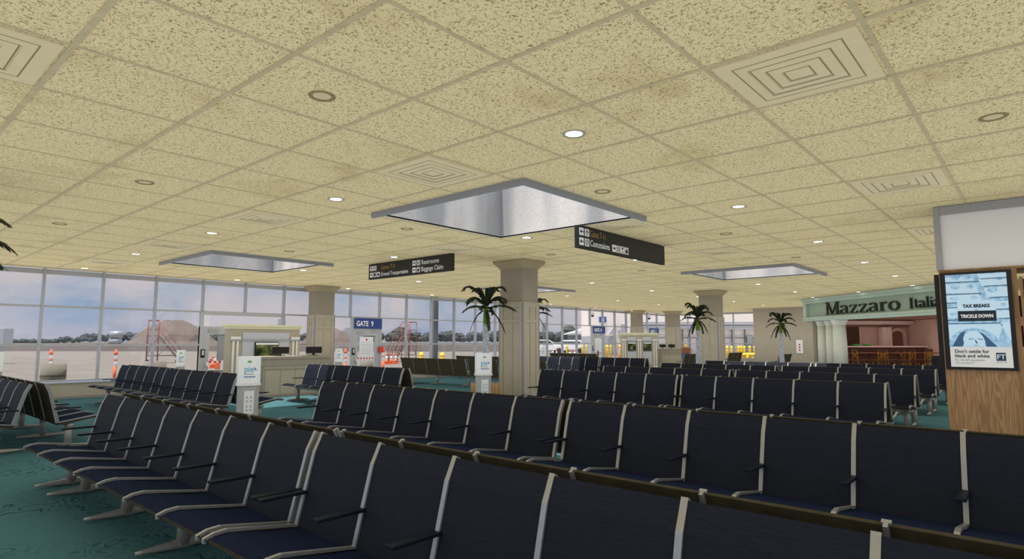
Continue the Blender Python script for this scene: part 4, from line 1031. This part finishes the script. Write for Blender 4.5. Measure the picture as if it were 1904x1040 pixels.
# air stairs
def stairs(label, px, dep, rz, sc=1.):
    p = at(px, dep); k = thing('air_stairs', label, 'air stairs', (p.x,p.y,-.03), rz, 'wheeled boarding stairs'); k.scale = (sc,sc,sc)
    W = .42
    m = MB()
    for y in (-W,W):
        for x in (-1.0,-.35): m.tube([(x,y,0),(x,y,2.9)],.028,8)
        m.tube([(-1.0,y,2.9),(-.35,y,2.9)],.028,8); m.tube([(-1.0,y,2.3),(-.35,y,2.3)],.022,8)
        m.tube([(-.35,y,2.9),(1.0,y,.95),(1.0,y,.15)],.028,8); m.tube([(-.35,y,2.35),(.9,y,.55)],.022,8)
    m.tube([(-1.0,-W,2.9),(-1.0,W,2.9)],.028,8); m.tube([(-1.0,-W,2.3),(-1.0,W,2.3)],.022,8); m.build('handrail', M['stair'], k)
    m = MB()
    for y in (-W,W): m.bar((-.35,y,1.85),(1.05,y,.1),.04,.10)
    m.box(-1.0,-.35,-W,W,1.82,1.87); m.build('stringer', M['stairg'], k)
    for q in range(8):
        t_ = (q+.5)/8; MB().box(-.35+1.4*t_-.12,-.35+1.4*t_+.12,-W,W,1.80-1.72*t_,1.83-1.72*t_).build('step', M['stairg'], k)
    m = MB(); m.bar((-1.0,-W,.5),(1.0,-W,.5),.04,.05); m.bar((-1.0,W,.5),(1.0,W,.5),.04,.05); m.bar((-1.0,-W,.5),(-1.0,W,.5),.04,.05); m.bar((-1.0,-W,.5),(-.35,-W,1.8),.03,.03); m.bar((-1.0,W,.5),(-.35,W,1.8),.03,.03); m.bar((-.35,-W,.5),(.25,-W,1.1),.03,.03); m.build('brace', M['stairg'], k)
    for x in (-.95,.85):
        for y in (-W,W): w_ = MB().lathe([(.10,-.03),(.12,-.02),(.12,.02),(.10,.03)], n=14).build('wheel', M['tyre'], k, 0, (x,y,.12)); w_.rotation_euler = (PI/2,0,0)
stairs('red boarding stairs on wheels in front of the large sandy mound', 303, 42, yaw-PI/2+.5)
stairs('red boarding stairs on wheels seen right of gate 9', 747, 45, yaw+PI/2-.55)
p = at(214,240); r = thing('storage_tank', 'two stacked grey tanks far off in front of the trees', 'tank', (p.x,p.y,0), yaw-PI/2)
for z in (1.4,4.1):
    MB().tube([(-1.9+.15*(z>2),0,z),(1.9+.15*(z>2),0,z)],1.4,20).build('tank_shell', M['tank'], r)
MB().box(-1.8,1.8,-1,1,-.0,.4).build('cradle', M['steel'], r)
p = at(2,40); r = thing('equipment_box', 'grey equipment box outside at the left edge', 'box', (p.x,p.y,0), yaw-PI/2); MB().box(-.6,.35,-.4,.4,1.2,2.3).build('case', M['tank'], r, .03); MB().box(-.2,0,-.1,.1,-.03,1.2).build('post', M['tank'], r)
r = tag(MB().box(-.13,.13,-.13,.13,-.03,3.4).build('steel_post', M['steel'], None, .01, (17.75,20.1,0)), 'dark square steel post outside the windows, right of gate 9', 'post')
p = at(1012,30); r = thing('sign_panel', 'blank grey sign panel on a post outside, right of the near column', 'sign', (p.x,p.y,-.03), yaw-PI/2); MB().box(-.09,.09,-.02,.02,1.92,2.40).build('panel', M['tank'], r); MB().tube([(0,.04,0),(0,.04,2.3)],.02,8).build('post', M['tank'], r)
p = at(520,26); r = thing('sign_panel', 'grey panel with rounded corners outside above the gate 9 back wall', 'sign', (p.x,p.y,-.03), yaw-PI/2); MB().box(-.17,.17,-.02,.02,1.9,2.46).build('panel', M['tank'], r, .06); MB().tube([(0,.04,0),(0,.04,2.3)],.02,8).build('post', M['tank'], r)
# bollards
def bollard(label, x, y, h=1.15, rr=.11):
    k = thing('bollard', label, 'bollard', (x,y,-.03), 0, 'yellow bollards'); MB().lathe([(rr,0),(rr,h-.08),(rr*.7,h-.02),(rr*.2,h)], n=14).build('pipe', M['yellow'], k); MB().lathe([(rr*1.02,h*.78),(rr*1.02,h*.82)], n=14, cap=False).build('stripe', M['steel'], k)
for q,(px,dep) in enumerate(((783,32),(822,31))):
    p = at(px,dep); bollard('fat yellow bollard outside, %s of the dark steel post' % ('left','right')[q], p.x, p.y, .92, .12)
bp = [1054,1083,1091,1126,1130,1136,1143,1153]
for q,px in enumerate(bp):
    p = at(px, 55 if q<3 else 52); bollard('slim yellow bollard outside by gate 8, %s from the left' % ORD[q], p.x, p.y, 1.2, .085)
for q,px in enumerate((1353,1361,1374,1379,1385,1395,1404,1412)):
    p = at(px, 50.3); bollard('yellow bollard outside the far glass wall, %s from the left' % ORD[q], p.x, p.y, 1.15, .10)
a = at(1373,49.4,.42); b = at(1430,49.4,.42); r = thing('guard_rail', 'yellow horizontal pipe rail in front of the far bollards', 'rail', (0,0,0)); MB().tube([a,b],.13,12).build('pipe', M['yellow'], r)
for px in (1389,1425):
    q = at(px,49.4,-.03); MB().tube([q,q+Vector((0,0,.42))],.13,12).build('post', M['yellow'], r)
# white car
p = at(1014,72); r = thing('white_car', 'white pickup-like car outside, right of the near column', 'car', (p.x,p.y,-.03), yaw-PI/2+.05)
body = [(-2.4,.45),(-2.4,1.0),(-2.2,1.08),(-1.0,1.12),(-.55,1.62),(-.2,1.70),(1.1,1.68),(1.75,1.14),(2.35,1.05),(2.45,.75),(2.4,.45)]
MB().prism([(-q[0],q[1]) for q in body],'y',-.9,.9).build('body', M['car'], r, .06)
m = MB(); m.prism([(-q[0],q[1]) for q in ((-.85,1.16),(-.45,1.58),(.2,1.60),(.2,1.16))],'y',-.915,.915); m.prism([(-q[0],q[1]) for q in ((.3,1.16),(.3,1.60),(1.05,1.58),(1.55,1.16))],'y',-.915,.915); m.build('window', M['carglass'], r)
for x in (-1.45,1.5):
    for y in (-.85,.85):
        w_ = MB().lathe([(.20,-.12),(.38,-.10),(.38,.10),(.20,.12)], n=20).build('wheel', M['tyre'], r, 0, (x,y,.38)); w_.rotation_euler = (PI/2,0,0)
p = at(1064,80); r = thing('white_van', 'low white vehicle farther back, right of the white car', 'car', (p.x,p.y,-.03), yaw-PI/2)
MB().prism([(-1.4,.4),(-1.4,1.55),(-1.1,1.68),(1.2,1.68),(1.5,1.2),(1.5,.4)],'y',-.9,.9).build('body', M['car'], r, .05)
for x in (-.9,.95):
    w_ = MB().lathe([(.2,-.1),(.34,-.08),(.34,.08),(.2,.1)], n=18).build('wheel', M['tyre'], r, 0, (x,-.85,.34)); w_.rotation_euler = (PI/2,0,0)
MB().box(-1.2,1.0,-.91,-.9,1.15,1.5).build('window', M['carglass'], r)
# hangar and white terminal wing
p = at(1110,110); r = thing('hangar', 'grey hangar with a pale sloping roof behind the white car', 'building', (p.x,p.y,-.03), yaw-PI/2)
MB().box(-4.2,7,0,12,0,2.9).build('wall', M['hang'], r); MB().prism([(-5.2,2.9),(2.0,5.2),(9.0,2.9)],'y',-.6,12).build('roof', M['bldg'], r)
MB().prism([(-5.3,2.65),(9.2,2.65),(9.2,2.95),(-5.3,2.95)],'y',-.7,-.6).build('eave', M['bldgd'], r)
D = 66.; p = at(1101, D); r = thing('terminal_wing', 'white terminal building outside beyond the far windows', 'building', (p.x,p.y,-.03), yaw-PI/2)
k = D/F_PX*math.cos(pit); U_ = lambda px: (px-1101)*k; Zp = lambda py: EYE+.03+(636-py)*D/F_PX
MB().box(0,U_(1560),0,10,Zp(625),8.5).build('upper_wall', M['bldg'], r); MB().box(U_(1145),U_(1560),-.05,10,0,Zp(623)).build('lower_wall', M['bldgl'], r)
MB().box(0,U_(1145),-.02,10,0,Zp(625)).build('side_wall', M['bldgd2'] if 'bldgd2' in M else M['bldgd'], r)
m = MB(); m.box(U_(1188),U_(1560),-.9,.0,Zp(613),Zp(607)); m.box(U_(1188),U_(1560),-.5,0,Zp(605),Zp(603.5)); m.box(U_(1188),U_(1560),-.1,0,Zp(600),Zp(599.3)); m.build('canopy', M['bldgd'], r)
m = MB()
for px in (1268,1281,1360,1384,1432): m.box(U_(px),U_(px)+.09,-.25,-.1,0,Zp(613))
m.box(U_(1190),U_(1560),-.12,-.05,Zp(629),Zp(628)); m.build('door_frame', M['steel'], r)
m = MB(); m.box(U_(1384),U_(1402),-.06,0,Zp(660),Zp(628)); m.box(U_(1388),U_(1398),-.3,-.05,Zp(640),Zp(625)); m.build('doorway', M['bldgd'], r)
m = MB(); m.prism([(U_(1128),Zp(622)),(U_(1142),Zp(622)),(U_(1142),Zp(604))],'y',-1.5,-.1); m.box(U_(1151),U_(1162),-.8,0,Zp(626),Zp(615)); m.box(U_(1156),U_(1161),-.6,0,Zp(615),Zp(604)); m.build('stair_tower', M['bldgd'], r)
m = MB(); m.prism([(U_(1388),0),(U_(1412),0),(U_(1440),Zp(598)),(U_(1426),Zp(598))],'y',-2.4,-1.5); m.build('ramp', M['bldg'], r)
m = MB(); m.tube([(U_(1395),-1.4,Zp(628)),(U_(1401),-1.4,Zp(618)),(U_(1412),-1.4,Zp(618)),(U_(1420),-1.4,Zp(600))],.05,6); m.build('ramp_rail', M['steel'], r)
sg = MB().box(U_(1115),U_(1128),-.12,0,Zp(600),Zp(590)).build('number_sign', M['signvio'] if 'signvio' in M else M['blue'], r)
text('lettering','8',.62,M['white'],sg,U_(1121.5),-.17,Zp(599),align='CENTER',bold=.02,depth=.04)
# newspaper box and small machine near the far window
p = at(1276,31); r = thing('toy_ride', 'small red and blue machine with a yellow top behind the far bench', 'machine', (p.x,p.y,0), yaw-PI/2)
MB().box(-.18,.18,-.15,.15,.0,.85).build('body', M['blue'], r, .02); MB().box(-.19,.19,-.16,.16,.85,1.15).build('upper_body', M['rosewood'], r, .02); MB().lathe([(.08,1.15),(.06,1.27),(.01,1.31)], n=12).build('light', M['yellow'], r)
p = at(1112.5,30); r = thing('stanchion', 'thin black stanchion in front of gate 8', 'stanchion', (p.x,p.y,0), 0); MB().lathe([(.16,0),(.16,.03),(.03,.05)], n=16).build('base', M['black'], r); MB().tube([(0,0,.04),(0,0,1.02)],.03,10).build('post', M['black'], r)

# ------------------------------------------------------------------ look
S.view_settings.view_transform = 'Standard'; S.view_settings.look = 'None'; S.view_settings.gamma = 1.; S.view_settings.exposure = 0.
S.view_settings.use_curve_mapping = False
S.cycles.max_bounces = 8; S.cycles.transparent_max_bounces = 24; S.cycles.sample_clamp_indirect = 4.
